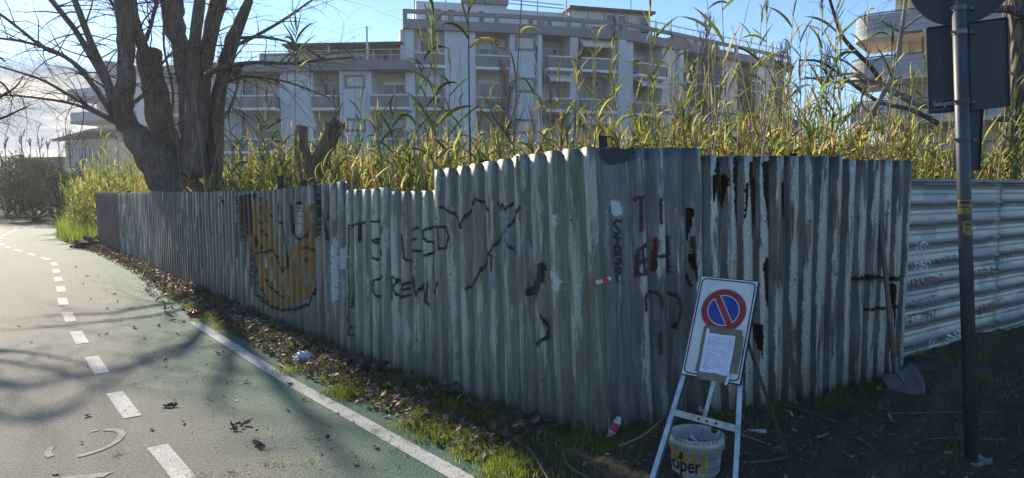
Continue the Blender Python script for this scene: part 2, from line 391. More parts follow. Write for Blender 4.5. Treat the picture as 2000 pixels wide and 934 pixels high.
def surfL(s, z, off=0.0):
    s = np.asarray(s, float); z = np.asarray(z, float)
    x, y, nx, ny = FL.ev(s); d = profile(s, PITCH_L, 0.032)[0]+dent(s, z, 0.0045)*np.clip(s/0.6, 0, 1); d = d*np.clip(s/.04, 0, 1)+off
    k = np.clip(1-s/2.2, 0, 1)*z/1.9*LEAN
    return x+nx*d-k, y+ny*d+0.25*k, z
def surfR(s, z, off=0.0):
    s = np.asarray(s, float); z = np.asarray(z, float)
    x, y, nx, ny = FR.ev(s); d = profile(s-0.26, PITCH_R, 0.043)[0]+dent(s+40, z, 0.003)*np.clip(s/0.6, 0, 1)+off
    d = np.where(s < 0.255, 0.02*np.clip(s/.05, 0, 1)+off, d)                                   # the flat end sheet at the corner
    k = np.clip(1-s/2.2, 0, 1)*z/1.9*LEAN
    return x+nx*d-k, y+ny*d+0.25*k, z
def breaks(s0, s1, pitch, off=0.0, sub=1, lo=-1e9):
    n0 = int(math.floor((s0-off)/pitch))-1; n1 = int(math.ceil((s1-off)/pitch))+1
    b = np.concatenate([off+n*pitch+prof_break(pitch) for n in range(n0, n1)])
    b = b[(b > max(s0, lo)+1e-4) & (b < s1-1e-4)]
    b = np.r_[b, [.04, .05]] if s0 < .04 < s1 else b
    b = np.r_[s0, ([lo] if s0 < lo-1e-4 < s1 else []), b, s1]; b = np.unique(np.round(b, 5))
    if sub: 
        o = []
        for p, q in zip(b[:-1], b[1:]):
            k = max(1, int(round((q-p)/sub))); o += list(np.linspace(p, q, k, endpoint=False))
        b = np.array(o+[b[-1]])
    return b
def sheet(name, surf, cols, ztop, mat, parent, pitch, poff, depth_off=0.0, nz=18, seed=0, lab=None):
    """one corrugated sheet; ztop(s) gives its upper edge"""
    rr = np.random.RandomState(seed); Z = []; S = []
    tops = np.array([ztop(s) for s in cols])+rr.uniform(-.006, .006, len(cols))
    t = np.linspace(0, 1, nz); t[0] = 0
    z0 = -0.07
    S = np.repeat(cols[:, None], nz, 1); Z = z0+(tops[:, None]-z0)*t[None]
    x, y, z = surf(S, Z, depth_off)
    n = len(cols); k = np.arange((n-1)*(nz-1)); c, r = k//(nz-1), k % (nz-1); a = c*nz+r
    o = mesh_obj(name, np.c_[x.ravel(), y.ravel(), z.ravel()], np.c_[a, a+nz, a+nz+1, a+1], mat, parent)
    me = o.data; uvl = me.uv_layers.new(name='UVMap'); li = np.empty(len(me.loops), np.int32); me.loops.foreach_get('vertex_index', li)
    uvl.data.foreach_set('uv', np.c_[S.ravel()[li], Z.ravel()[li]].astype(np.float32).ravel())
    at_ = me.attributes.new('crest', 'FLOAT', 'POINT'); at_.data.foreach_set('value', profile(S.ravel()-poff, pitch, 1)[1].astype(np.float32))
    md = o.modifiers.new('thickness', 'SOLIDIFY'); md.thickness = 0.003; md.offset = 0
    if lab: o['label'] = lab
    return o
def lin(s0, z0, s1, z1): return lambda s: z0+(z1-z0)*(s-s0)/(s1-s0)
FENCE_L = thing('corrugated_fence', 'long graffitied corrugated metal fence along the green cycle path', 'fence', ground(853, 752))
FENCE_R = thing('corrugated_fence', 'short dark corrugated metal fence with white peeling ribs behind the no-parking sign', 'fence', ground(1470, 795))
panelsL = [((1166, 286), (1010, 303), MF_near), ((1010, 304), (853, 334), MF_near), ((853, 371), (758, 375), MF_near), ((758, 366), (673, 372), MF_near), ((673, 354), (566, 368), MF_mid),
           ((566, 367), (458, 377), MF_mid), ((458, 371), (393, 377), MF_mid), ((393, 374), (310, 376), MF_far), ((310, 373), (231, 378), MF_far), ((231, 376), (191, 376), MF_end)]
prev = 0.0
for i, (a, b, m) in enumerate(panelsL):
    s0, z0 = FL.pix(*a); s1, z1 = FL.pix(*b)
    if i == 0: s0 = 0.0
    else: s0 = prev-0.03
    if i == len(panelsL)-1: s1 = FL.L
    prev = s1
    sheet('panel', surfL, breaks(s0, s1, PITCH_L, 0, 0.06), lin(s0, z0, s1, z1), m, FENCE_L, PITCH_L, 0, (i % 2)*0.004, seed=i, nz=20)
panelsR = [((1172, 289), (1371, 288)), ((1371, 303), (1518, 305)), ((1518, 304), (1648, 306)), ((1648, 312), (1757, 312))]
prev = 0.0
for i, (a, b) in enumerate(panelsR):
    s0, z0 = FR.pix(*a); s1, z1 = FR.pix(*b)
    s0 = 0.0 if i == 0 else prev-0.02
    if i == 3: s1 = FR.L
    prev = s1
    sheet('panel', surfR, breaks(s0, s1, PITCH_R, 0.26, 0.06, 0.255), lin(s0, z0, s1, z1), MF_rdark if i == 0 else MF_right, FENCE_R, PITCH_R, 0.26, (i % 2)*0.004, seed=20+i, nz=20)
M_post = simple('dark_post_metal', (0.025, 0.023, 0.022), (0.05, 0.04, 0.035), 8, 0.7)
for (px, py, ln, fn, dp) in [(1181, 266, FR, FENCE_R, .05), (531, 343, FL, FENCE_L, .1), (577, 352, FL, FENCE_L, .1), (243, 372, FL, FENCE_L, .1), (930, 312, FL, FENCE_L, .08), (1560, 300, FR, FENCE_R, .06), (1060, 300, FL, FENCE_L, .08)]:
    s = ln.s_of(px, py)+(.09 if px == 1181 else 0); x, y, nx, ny = ln.ev(s); x -= nx*dp; y -= ny*dp
    r = ray(px, py); zt = CAMH+r.z*y/r.y; w2 = 0.028
    mb = MB(); mb.box(x-w2, x+w2, y-w2, y+w2, -.1, zt)
    xt = (zt/1.9)*LEAN if px in (1181,) else 0
    mb.v = [(p[0]-(xt if p[2] > 0 else 0), p[1], p[2]) for p in mb.v]; mb.build('post', M_post, fn)

M_screw = simple('screw_head', (.12, .10, .085), None, 20, .6)
for ln, sf, pit, po, fn, s_a in [(FL, surfL, PITCH_L, 0.0, FENCE_L, .1), (FR, surfR, PITCH_R, .26, FENCE_R, .3)]:
    mb = MB(); k = 0; s = po+pit*.23
    while s < min(ln.L-.1, 12):
        for zz in (.32, .95, 1.42):
            if s > s_a and (k+int(zz*10)) % 3 == 0:
                x, y, z = sf(s, zz+.02*math.sin(k*1.7), .005); _, _, nx, ny = ln.ev(s); mb.lathe((float(x), float(y), float(z)), [(.009, -.003), (.009, .002), (.005, .006)], 6, axis=(nx, ny, 0))
        s += pit; k += 1
    mb.build('screws', M_screw, fn)['kind'] = 'stuff'

# ------------------------------------------------------------------ paint on the sheets: thin layers that follow the corrugation
def decal(name, surf, cols, rows, mask, mat, parent, off=0.0085):
    S = 0.5*(cols[:-1]+cols[1:]); Zc = 0.5*(rows[:-1]+rows[1:]); SS, ZZ = np.meshgrid(S, Zc, indexing='ij')
    k = np.argwhere(mask(SS, ZZ))
    if not len(k): return None
    CS, CZ = np.meshgrid(cols, rows, indexing='ij'); x, y, z = surf(CS, CZ, off)
    nr = len(rows); a = k[:, 0]*nr+k[:, 1]; F4 = np.c_[a, a+nr, a+nr+1, a+1]
    u, inv = np.unique(F4, return_inverse=True)
    P = np.c_[x.ravel(), y.ravel(), np.broadcast_to(z, CS.shape).ravel()][u]
    return mesh_obj(name, P, inv.reshape(F4.shape), mat, parent)
def seg_dist(S, Z, pts):
    d = np.full(S.shape, 9.0)
    for (a, b), (c, e) in zip(pts[:-1], pts[1:]):
        vx, vz = c-a, e-b; l = vx*vx+vz*vz+1e-9; t = np.clip(((S-a)*vx+(Z-b)*vz)/l, 0, 1)
        d = np.minimum(d, np.hypot(S-a-t*vx, Z-b-t*vz))
    return d
def strokes(name, line, surf, pitch, poff, lo, lst, mat, parent, res=0.005, rag=0.5, seed=0, spray=0.45):
    """lst: (half width in metres, [(px,py),...]) traced strokes, mapped on to the sheet"""
    rr = np.random.RandomState(seed); P = [(w, [line.pix(*p) for p in pts]) for w, pts in lst]
    al = np.array([p for _, q in P for p in q]); s0, s1 = al[:, 0].min()-.06, al[:, 0].max()+.06; z0, z1 = al[:, 1].min()-.06, al[:, 1].max()+.06
    cols = breaks(max(s0, 0.0), s1, pitch, poff, res, lo); rows = np.arange(z0, z1+res, res)
    def mask(S, Z):
        m = np.zeros(S.shape, bool); ph = rr.uniform(0, 6, 4)
        nz = 1+rag*.30*(np.sin(S*61+Z*37+ph[0])+np.sin(Z*83-S*47+ph[1])+.8*np.sin(S*171+ph[2])+.8*np.sin(Z*143+ph[3]))-rag*.15
        for w_, q in P:
            d = seg_dist(S, Z, q)
            if isinstance(w_, tuple): zt_, zb_ = max(p[1] for p in q), min(p[1] for p in q); w_ = w_[1]+(w_[0]-w_[1])*np.clip((Z-zb_)/max(zt_-zb_, .01), 0, 1)**.6
            m |= d < w_*nz
            if spray: m |= rr.uniform(0, 1, S.shape) < spray*np.exp(-np.maximum(d-w_*.8, 0)/(w_*.45))*(d < w_*2.6)
        return m
    return decal(name, surf, cols, rows, mask, mat, parent)
def flat(name, c, rough=0.75):
    m, T = newmat(name); nz = T.noise(T.n('ShaderNodeTexCoord').outputs['Object'], 40, 5, 0.7)
    return finish(m, T, T.mix(nz, tuple(x*.7 for x in c), tuple(min(1, x*1.2) for x in c)), rough, spec=0.3)
G_black = flat('black_spray', (0.034, 0.037, 0.037)); G_red = flat('dull_red_spray', (0.095, 0.032, 0.032)); G_green = flat('dark_green_spray', (0.012, 0.035, 0.028))
G_orange = flat('orange_spray', (0.29, 0.155, 0.04)); G_brown = flat('brown_spray', (0.055, 0.03, 0.026)); G_rust = flat('dark_rust', (0.022, 0.011, 0.008), 0.9); G_rustb = flat('brown_rust', (0.045, 0.016, 0.009), .9); G_white = flat('white_spray', (0.50, 0.53, 0.52)); G_grey = flat('thin_grey_spray', (0.25, 0.27, 0.27))
W = 0.0105
txt = [[(686, 441), (717, 434)], [(702, 438), (703, 470)], [(726, 432), (724, 500), (740, 507), (750, 494), (742, 475), (728, 470), (745, 466), (750, 448), (740, 433), (726, 432)],
       [(787, 459), (793, 505), (804, 511)], [(818, 445), (804, 450), (806, 488), (821, 491)], [(805, 469), (817, 466)],
       [(847, 443), (832, 450), (830, 465), (846, 475), (847, 494), (828, 501)], [(852, 443), (874, 443), (881, 463), (874, 484), (860, 486)], [(859, 446), (861, 486)],
       [(750, 540), (733, 549), (730, 566), (737, 578), (748, 581)], [(770, 584), (769, 540), (781, 547), (771, 562), (783, 583)], [(801, 552), (787, 557), (787, 579), (801, 577)], [(787, 567), (799, 564)],
       [(808, 540), (815, 578), (826, 553), (834, 592)], [(822, 560), (840, 596)], [(838, 552), (833, 590)], [(846, 571), (858, 551)]]
for i_, (a_, b_) in enumerate([(0, 3), (3, 9), (9, 17)]): strokes('graffiti', FL, surfL, PITCH_L, 0, -1, [(W, t) for t in txt[a_:b_]], G_black, FENCE_L, seed=i_, rag=.15)
dia = [[(900, 443), (915, 415), (930, 388), (945, 398), (957, 412)], [(912, 565), (932, 545), (950, 505), (975, 465), (990, 450), (1003, 425), (1018, 405)], [(863, 405), (885, 415), (905, 446)],
       [(970, 398), (978, 412), (984, 399), (990, 410), (998, 398)], [(1059, 614), (1070, 640), (1068, 660), (1050, 672)], [(948, 490), (962, 500), (960, 530)], [(988, 470), (1000, 490)]]
strokes('graffiti', FL, surfL, PITCH_L, 0, -1, [(0.010, t) for t in dia], G_black, FENCE_L, seed=2, rag=.25)
strokes('graffiti', FL, surfL, PITCH_L, 0, -1, [(0.03, [(1033, 570), (1045, 568), (1056, 545), (1059, 522)]), (0.006, [(692, 470), (690, 530), (688, 600)])], G_black, FENCE_L, seed=3, rag=.4)
strokes('graffiti', FL, surfL, PITCH_L, 0, -1, [(0.014, [(683, 440), (683, 520), (685, 560), (684, 640)]), (.016, [(680, 620), (688, 640), (680, 650), (690, 655)]), (0.008, [(641, 378), (640, 430)]), (.012, [(636, 420), (641, 470)])], G_black, FENCE_L, seed=4, rag=.95)
strokes('graffiti', FL, surfL, PITCH_L, 0, -1, [(0.05, [(985, 420), (990, 470), (975, 500)]), (0.035, [(1030, 480), (1038, 520)]), (.03, [(955, 520), (965, 560)])], G_grey, FENCE_L, seed=5, rag=1.0)
strokes('graffiti', FL, surfL, PITCH_L, 0, -1, [(0.035, [(1086, 535), (1089, 560)]), (0.02, [(1085, 440), (1086, 425)])], G_white, FENCE_L, seed=6, rag=.9)
# the big orange shape with dark green outlines
oc = [FL.pix(*p) for p in [(490, 470), (520, 590), (560, 605), (612, 580), (616, 480), (612, 400), (596, 412), (590, 470), (552, 500), (522, 400), (500, 385)]]
def inpoly(S, Z, P):
    r = np.zeros(S.shape, bool); j = len(P)-1
    for i in range(len(P)):
        (xi, zi), (xj, zj) = P[i], P[j]
        c = ((zi > Z) != (zj > Z)) & (S < (xj-xi)*(Z-zi)/(zj-zi+1e-9)+xi); r ^= c; j = i
    return r
ss = [p[0] for p in oc]; zs = [p[1] for p in oc]
cols = breaks(min(ss)-.05, max(ss)+.05, PITCH_L, 0, .008); rows = np.arange(min(zs)-.05, max(zs)+.05, .008)
rr = np.random.RandomState(11)
def om(S, Z):
    n = 0.6*np.sin(S*31+Z*9)+0.5*np.sin(S*17-Z*23)+0.4*np.sin(S*3*np.pi/PITCH_L)
    return inpoly(S+.012*n, Z+.02*n, oc) & (n+rr.uniform(-.3, .3, S.shape) < 0.42)
decal('graffiti', surfL, cols, rows, om, G_orange, FENCE_L, 0.0082)
br = [FL.pix(*p) for p in [(463, 382), (520, 376), (524, 430), (505, 520), (512, 590), (492, 560), (478, 500), (466, 430)]]
ss = [p[0] for p in br]; zs = [p[1] for p in br]; cols2 = breaks(min(ss)-.05, max(ss)+.05, PITCH_L, 0, .01); rows2 = np.arange(min(zs)-.05, max(zs)+.05, .01)
decal('graffiti', surfL, cols2, rows2, lambda S, Z: inpoly(S, Z, br) & (np.sin(S*33+Z*3)+np.sin(Z*6+S*7)*.5+rr.uniform(-.6, .6, S.shape) > -0.25), G_brown, FENCE_L, 0.0076)
gl = [[(511, 586), (530, 598), (555, 606), (585, 603), (607, 593), (615, 570), (618, 540)], [(572, 400), (574, 455), (590, 470)], [(582, 398), (590, 396)], [(595, 466), (606, 450)], [(556, 445), (560, 470), (565, 520), (556, 528)],
      [(500, 495), (520, 492), (535, 488), (548, 512), (556, 535)], [(577, 490), (572, 505), (580, 510)], [(590, 487), (604, 482), (614, 490), (618, 520)], [(570, 538), (585, 534), (606, 538)], [(560, 550), (566, 575), (575, 585)], [(572, 566), (582, 560), (597, 566)],
      [(520, 545), (535, 565), (555, 580)], [(505, 555), (522, 578)], [(508, 430), (525, 470)], [(530, 420), (534, 440)], [(598, 510), (606, 505)], [(547, 400), (542, 432), (552, 436)], [(497, 575), (515, 583), (530, 592)]]
strokes('graffiti', FL, surfL, PITCH_L, 0, -1, [(0.014, t) for t in gl if t[0] not in ((570, 538), (560, 550), (572, 566), (577, 490))], G_green, FENCE_L, res=.008, seed=7, rag=.3)
strokes('graffiti', FL, surfL, PITCH_L, 0, -1, [(0.045, [(619, 365), (622, 420), (620, 455)]), (.03, [(465, 440), (467, 500)]), (.02, [(430, 385), (440, 400)])], G_green, FENCE_L, res=.014, seed=8, rag=.9)
strokes('graffiti', FL, surfL, PITCH_L, 0, -1, [(0.035, [(588, 410), (588, 450)]), (.05, [(655, 480), (656, 540), (654, 580)]), (.03, [(672, 490), (670, 520)])], G_white, FENCE_L, res=.014, seed=9, rag=.9)
strokes('graffiti', FL, surfL, PITCH_L, 0, -1, [(0.05, [(226, 400), (228, 440), (230, 465)]), (.04, [(206, 390), (205, 440)])], flat('pink_spray', (0.16, 0.06, 0.09)), FENCE_L, res=.03, seed=10, rag=1)
strokes('graffiti', FL, surfL, PITCH_L, 0, -1, [(0.05, [(246, 402), (243, 410)]), (.03, [(246, 412), (247, 420)]), (.04, [(250, 480), (252, 490)])], flat('white_scrap', (.6, .6, .6)), FENCE_L, res=.03, seed=10, rag=1)
# right-hand sheets
blk = [[(1212, 433), (1204, 431), (1199, 438), (1206, 446), (1212, 452), (1206, 459), (1200, 456)], [(1198, 463), (1212, 466)], [(1205, 464), (1208, 478), (1201, 482)], [(1202, 484), (1210, 482), (1213, 490), (1206, 494), (1200, 490), (1202, 484)],
       [(1200, 500), (1213, 497), (1212, 507), (1205, 506), (1214, 513)], [(1200, 516), (1212, 514), (1206, 520), (1213, 528), (1202, 524)], [(1203, 530), (1212, 534), (1204, 540), (1207, 552)]]
strokes('graffiti', FR, surfR, PITCH_R, .26, .255, [(0.0065, t) for t in blk], G_black, FENCE_R, res=.005, seed=12, rag=.25)
red = [[(1236, 392), (1240, 387), (1252, 386)], [(1248, 388), (1249, 450)], [(1286, 390), (1287, 436)], [(1243, 490), (1241, 540)], [(1243, 490), (1258, 478)], [(1250, 484), (1257, 530)], [(1242, 514), (1262, 506)], [(1242, 536), (1262, 534)],
       [(1279, 468), (1277, 530)], [(1279, 502), (1297, 500)], [(1308, 464), (1310, 532)], [(1258, 606), (1257, 582), (1266, 571), (1282, 573), (1290, 588), (1289, 600)], [(1308, 572), (1322, 582), (1327, 605), (1317, 640)], [(1350, 465), (1352, 500)], [(1286, 650), (1287, 690)]]
strokes('graffiti', FR, surfR, PITCH_R, .26, .255, [(0.0105, t) for t in red], G_red, FENCE_R, seed=13, rag=.5)
strokes('graffiti', FR, surfR, PITCH_R, .26, .255, [(0.026, [(1199, 398), (1201, 414)]), (0.022, [(1207, 402), (1209, 414)])], flat('white_patch', (.55, .57, .57)), FENCE_R, res=.006, seed=14, rag=.25)
strokes('graffiti', FR, surfR, PITCH_R, .26, .255, [(0.05, [(1188, 303), (1222, 303)]), ], flat('dark_patch', (.05, .055, .06)), FENCE_R, seed=15, rag=.3)
rs = [(0.036, [(1400, 320), (1398, 340), (1404, 400), (1406, 430)]), (0.014, [(1405, 430), (1406, 485)]), (0.018, [(1390, 350), (1387, 395)]), (.014, [(1412, 345), (1411, 405)]),
      (0.036, [(1434, 318), (1434, 420), (1437, 460)]), (.018, [(1437, 460), (1438, 495)]), (0.028, [(1463, 325), (1462, 400)]), (.014, [(1464, 400), (1465, 468)]), (.012, [(1452, 360), (1450, 420)]), (.014, [(1473, 350), (1477, 450)]),
      (0.036, [(1491, 325), (1491, 380), (1495, 420)]), (.016, [(1495, 420), (1497, 455)]), (0.032, [(1492, 515), (1493, 600)]), (.014, [(1346, 410), (1345, 470)]), (.015, [(1350, 500), (1356, 550)]), (.012, [(1525, 360), (1524, 430)]), (.02, [(1415, 560), (1416, 620)]), (.014, [(1480, 640), (1482, 700)]), (.02, [(1740, 560), (1741, 640)])]
for i_, q_ in enumerate(rs): strokes('rust_stain', FR, surfR, PITCH_R, .26, .255, [((q_[0]*1.25, .003), q_[1])], G_rust, FENCE_R, seed=16+i_, rag=.3, spray=0)
rs2 = [(0.012, [(1414, 350), (1412, 410)]), (0.012, [(1474, 355), (1477, 452)]), (.012, [(1389, 345), (1386, 392)]), (.010, [(1452, 380), (1449, 425)]), (.03, [(1478, 640), (1482, 690)]), (.014, [(1344, 540), (1350, 560)])]
for i_, q_ in enumerate(rs2): strokes('rust_stain', FR, surfR, PITCH_R, .26, .255, [((q_[0]*1.2, .003), q_[1])], G_rustb, FENCE_R, seed=47+i_, rag=.35, spray=0)
strokes('graffiti', FR, surfR, PITCH_R, .26, .255, [(0.02, [(1660, 545), (1700, 542), (1755, 545)]), (0.012, [(1690, 605), (1755, 598)])], flat('dark_red_spray', (.05, .012, .012)), FENCE_R, seed=18, rag=.9)

# ------------------------------------------------------------------ cream fence of horizontal ribbed sheets
PZ = 0.192
def profB(z):
    u = np.mod(np.asarray(z, float)/PZ, 1.0)
    d = np.interp(u, [0, .72, .735, .95, 1.0], [0.0, 0.0, .026, 0.0, 0.0])
    for c in (.23, .47): d = d-0.010*np.clip(1-np.abs(u-c)/0.03, 0, 1)
    return d
ZBR = np.unique(np.round(np.concatenate([(n+np.array([0, .20, .23, .26, .44, .47, .50, .72, .735, .95]))*PZ for n in range(-1, 10)]), 5))
def surfB(s, z, off=0.0):
    s = np.asarray(s, float); z = np.asarray(z, float); x, y, nx, ny = FB.ev(s)
    d = profB(z)+0.004*np.sin(s*3.1+z*2)+0.003*np.sin(s*7.7-z*5)+off
    return x+nx*d, y+ny*d, z
def cream_mat():
    m, T = newmat('cream_ribbed_sheet'); uv = T.n('ShaderNodeUVMap').outputs[0]
    st = T.noise(T.map(uv, (1.3, 9, 1)), 1.0, 6, .65); bl = T.noise(T.map(uv, (0.9, 1.9, 1), (3, 1, 0)), 1.0, 4, .6, .6); sp = T.noise(T.map(uv, (26, 26, 1)), 1.0, 5, .7)
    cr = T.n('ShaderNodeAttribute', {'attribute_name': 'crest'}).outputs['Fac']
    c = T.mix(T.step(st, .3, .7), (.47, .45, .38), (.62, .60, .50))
    c = T.mix(cr, (.115, .13, .145), c)  # rib slopes: grime plus bluish sky shading painted into the colour
    c = T.mix(T.math('MULTIPLY', T.step(bl, .50, .56), .7), c, (.27, .30, .31))
    c = T.mix(T.step(sp, .68, .73), c, (.13, .12, .10))
    zz = T.n('ShaderNodeSeparateXYZ', None, Vector=uv).outputs[1]
    c = T.mix(T.math('MULTIPLY', T.math('SUBTRACT', 1, T.step(T.math('ADD', zz, T.math('MULTIPLY', sp, .3)), .15, .45)), .55), c, (.12, .11, .085))
    return finish(m, T, c, .5, st, .15, .004, .1, .4)
M_cream = cream_mat()
FENCE_B = thing('ribbed_fence', 'cream fence of horizontally ribbed metal sheets with red graffiti behind the sign pole', 'fence', FB0)
def sheetB(s0, s1, top, off, nm='panel'):
    rows = np.r_[-.05, ZBR[(ZBR > -.04) & (ZBR < top-.005)], top]; cols = np.linspace(s0, s1, max(2, int((s1-s0)/.25)+1))
    S, Z = np.meshgrid(cols, rows, indexing='ij'); x, y, z = surfB(S, Z, off); nr = len(rows); n = len(cols)
    k = np.arange((n-1)*(nr-1)); c, r = k//(nr-1), k % (nr-1); a = c*nr+r
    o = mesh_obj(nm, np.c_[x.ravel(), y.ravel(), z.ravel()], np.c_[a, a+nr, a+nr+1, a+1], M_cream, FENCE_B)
    me = o.data; uvl = me.uv_layers.new(name='UVMap'); li = np.empty(len(me.loops), np.int32); me.loops.foreach_get('vertex_index', li)
    uvl.data.foreach_set('uv', np.c_[S.ravel()[li], Z.ravel()[li]].astype(np.float32).ravel())
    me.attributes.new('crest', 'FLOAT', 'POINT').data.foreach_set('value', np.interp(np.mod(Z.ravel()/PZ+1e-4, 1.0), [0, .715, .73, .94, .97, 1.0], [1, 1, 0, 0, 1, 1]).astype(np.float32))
    md = o.modifiers.new('thickness', 'SOLIDIFY'); md.thickness = .003; md.offset = 0
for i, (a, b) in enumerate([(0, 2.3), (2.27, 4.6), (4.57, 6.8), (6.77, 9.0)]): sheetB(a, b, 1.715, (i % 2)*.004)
mb = MB()
xa, ya, _ = surfB(0.0, 1.7, .0); xb, yb, _ = surfB(9.0, 1.7, .0)
mb.bar((xa, ya, 1.722), (xb, yb, 1.722), .06, .03); mb.build('top_rail', simple('rail_metal', (.22, .24, .25), None, 8, .5), FENCE_B)
FONT = {'M': [[(0, 0), (0, 1), (.5, .4), (1, 1), (1, 0)]], 'A': [[(0, 0), (.5, 1), (1, 0)], [(.2, .4), (.8, .4)]], 'R': [[(0, 0), (0, 1), (.8, .85), (.7, .5), (0, .5), (1, 0)]], 'T': [[(0, 1), (1, 1)], [(.5, 1), (.5, 0)]],
        'O': [[(.1, .2), (.1, .85), (.5, 1), (.9, .8), (.9, .2), (.5, 0), (.1, .2)]], 'N': [[(0, 0), (0, 1), (1, 0), (1, 1)]], 'E': [[(1, 1), (0, 1), (0, 0), (1, 0)], [(0, .5), (.8, .5)]], 'B': [[(0, 0), (0, 1), (.8, .8), (0, .5), (.9, .25), (0, 0)]],
        'S': [[(.9, .9), (.2, 1), (.1, .6), (.9, .4), (.8, 0), (0, .1)]], 'I': [[(.5, 0), (.5, 1)]], 'V': [[(0, 1), (.5, 0), (1, 1)]], 'K': [[(0, 0), (0, 1)], [(1, 1), (0, .5), (1, 0)]], 'P': [[(0, 0), (0, 1), (.9, .8), (.8, .5), (0, .45)]], 'L': [[(0, 1), (0, 0), (.8, 0)]]}
def write(word, p0, p1, h, wd, mat, seed, drip=True):
    """spray word from pixel p0 to p1 (baseline), letter height h pixels"""
    rr = random.Random(seed); n = len(word); out = []
    for i, ch in enumerate(word):
        bx = p0[0]+(p1[0]-p0[0])*i/n; by = p0[1]+(p1[1]-p0[1])*i/n; lw = (p1[0]-p0[0])/n*.72
        for st in FONT.get(ch, []): out.append((wd, [(bx+x*lw+rr.uniform(-1, 1), by-y*h+rr.uniform(-1, 1)) for x, y in st]))
        if drip and rr.random() < .7: out.append((wd*.6, [(bx+lw*rr.random(), by), (bx+lw*.5, by+h*rr.uniform(.3, .9))]))
    P = [(w_, [FB.pix(*p) for p in q]) for w_, q in out]; al = np.array([p for _, q in P for p in q])
    rows = np.unique(np.round(np.r_[np.arange(al[:, 1].min()-.03, al[:, 1].max()+.03, .009), ZBR[(ZBR > al[:, 1].min()-.03) & (ZBR < al[:, 1].max()+.03)]], 4)); cols = np.arange(al[:, 0].min()-.03, al[:, 0].max()+.03, .009)
    r2 = np.random.RandomState(seed)
    def mask(S, Z):
        m = np.zeros(S.shape, bool); nz = r2.uniform(.15, 1.0, S.shape)
        for w_, q in P: m |= seg_dist(S, Z, q) < w_*nz
        return m
    decal('graffiti', surfB, cols, rows, mask, mat, FENCE_B, .006)
G_redB = flat('thin_red_spray', (.20, .045, .04)); G_dkB = flat('thin_black_spray', (.10, .085, .08)); G_whB = flat('chalky_white_spray', (.66, .68, .72))
write('MARRMONT', (1764, 562), (1845, 548), 13, .010, G_redB, 31); write('MARR', (1826, 518), (1872, 508), 12, .008, G_dkB, 32); write('OTE', (1898, 540), (1930, 535), 10, .008, G_redB, 33)
write('M', (1934, 535), (1950, 530), 14, .011, G_redB, 34); write('MIVLK', (1942, 514), (1995, 492), 14, .008, G_dkB, 35); write('BRONTE', (1910, 614), (1962, 596), 16, .009, G_redB, 36)
write('ROTTMNT', (1762, 630), (1832, 616), 12, .010, G_redB, 37); write('BIPI', (1936, 640), (1975, 622), 12, .007, G_dkB, 38); write('SAB', (1845, 670), (1882, 655), 16, .013, G_whB, 39, False); write('V', (1812, 678), (1828, 672), 14, .012, G_whB, 40, False)
write('MOSOT', (1765, 605), (1830, 588), 14, .006, G_dkB, 41, False); write('KO', (1788, 500), (1812, 495), 26, .016, G_whB, 42, False); write('OSO', (1785, 528), (1815, 522), 16, .013, G_whB, 43, False); write('NIS', (1958, 416), (1985, 412), 14, .012, G_whB, 44, False)
# ------------------------------------------------------------------ apartment buildings
M_wall = simple('pale_plaster', (0.62, 0.655, 0.675), (0.54, 0.57, 0.59), 0.35, .85, .05, stretch=(1, 1, .35), detail=8)
M_recess = simple('cream_plaster', (0.46, 0.43, 0.37), (0.38, 0.35, 0.30), 0.5, .85, .05)  # cream, darkened so the loggia shade sits in the colour
M_grey = simple('grey_parapet', (0.225, 0.235, 0.25), (0.18, 0.188, 0.20), 0.6, .85, .05, stretch=(1, 1, .4))
M_white = simple('white_edge', (0.80, 0.80, 0.78), (0.68, 0.68, 0.66), 1.2, .7, .05)
M_frame = simple('window_frame', (0.62, 0.62, 0.60), (0.52, 0.52, 0.5), 3, .5)
M_shut = simple('rolling_shutter', (0.62, 0.59, 0.50), (0.52, 0.49, 0.42), 2, .6, stretch=(1, 1, 12), rnd=.15)
M_dark = simple('dark_roof', (0.045, 0.045, 0.05), (0.03, 0.03, 0.03), 2, .7)
M_awn = simple('striped_awning', (0.55, 0.53, 0.44), (0.30, 0.30, 0.26), 3.0, .8, 0, stretch=(1, .05, .05), detail=0)
M_rail = simple('pale_railing', (0.55, 0.56, 0.57), None, 5, .5)
M_ac = simple('ac_casing', (0.55, 0.55, 0.53), None, 5, .5)
def glass_mat():
    m, T = newmat('window_glass'); oi = T.n('ShaderNodeObjectInfo').outputs['Random']
    return finish(m, T, T.mix(oi, (0.012, 0.016, 0.02), (0.06, 0.066, 0.07)), .08, spec=.7)
M_glass = glass_mat()
class Seg:
    def __init__(s, a, b):
        """a, b: (px, distance) of the two ends of a facade"""
        s.P = at(a[0], 367, a[1]); s.Q = at(b[0], 367, b[1]); s.P.z = s.Q.z = 0
        s.u = (s.Q-s.P).normalized(); s.L = (s.Q-s.P).length; s.n = Vector((s.u.y, -s.u.x, 0))
        if s.n.dot(-s.P) < 0: s.n = -s.n
    def U(s, px, d=0.0):
        r = ray(px, 367); o = s.P+s.n*d; den = r.x*s.u.y-r.y*s.u.x
        return -(r.x*o.y-r.y*o.x)/den
    def box(s, mb, u0, u1, d0, d1, z0, z1):
        mb.obox(s.P+s.u*u0+s.n*d0+Vector((0, 0, z0)), s.u*(u1-u0), s.n*(d1-d0), (0, 0, z1-z0))
    def pt(s, u, d, z): return s.P+s.u*u+s.n*d+Vector((0, 0, z))
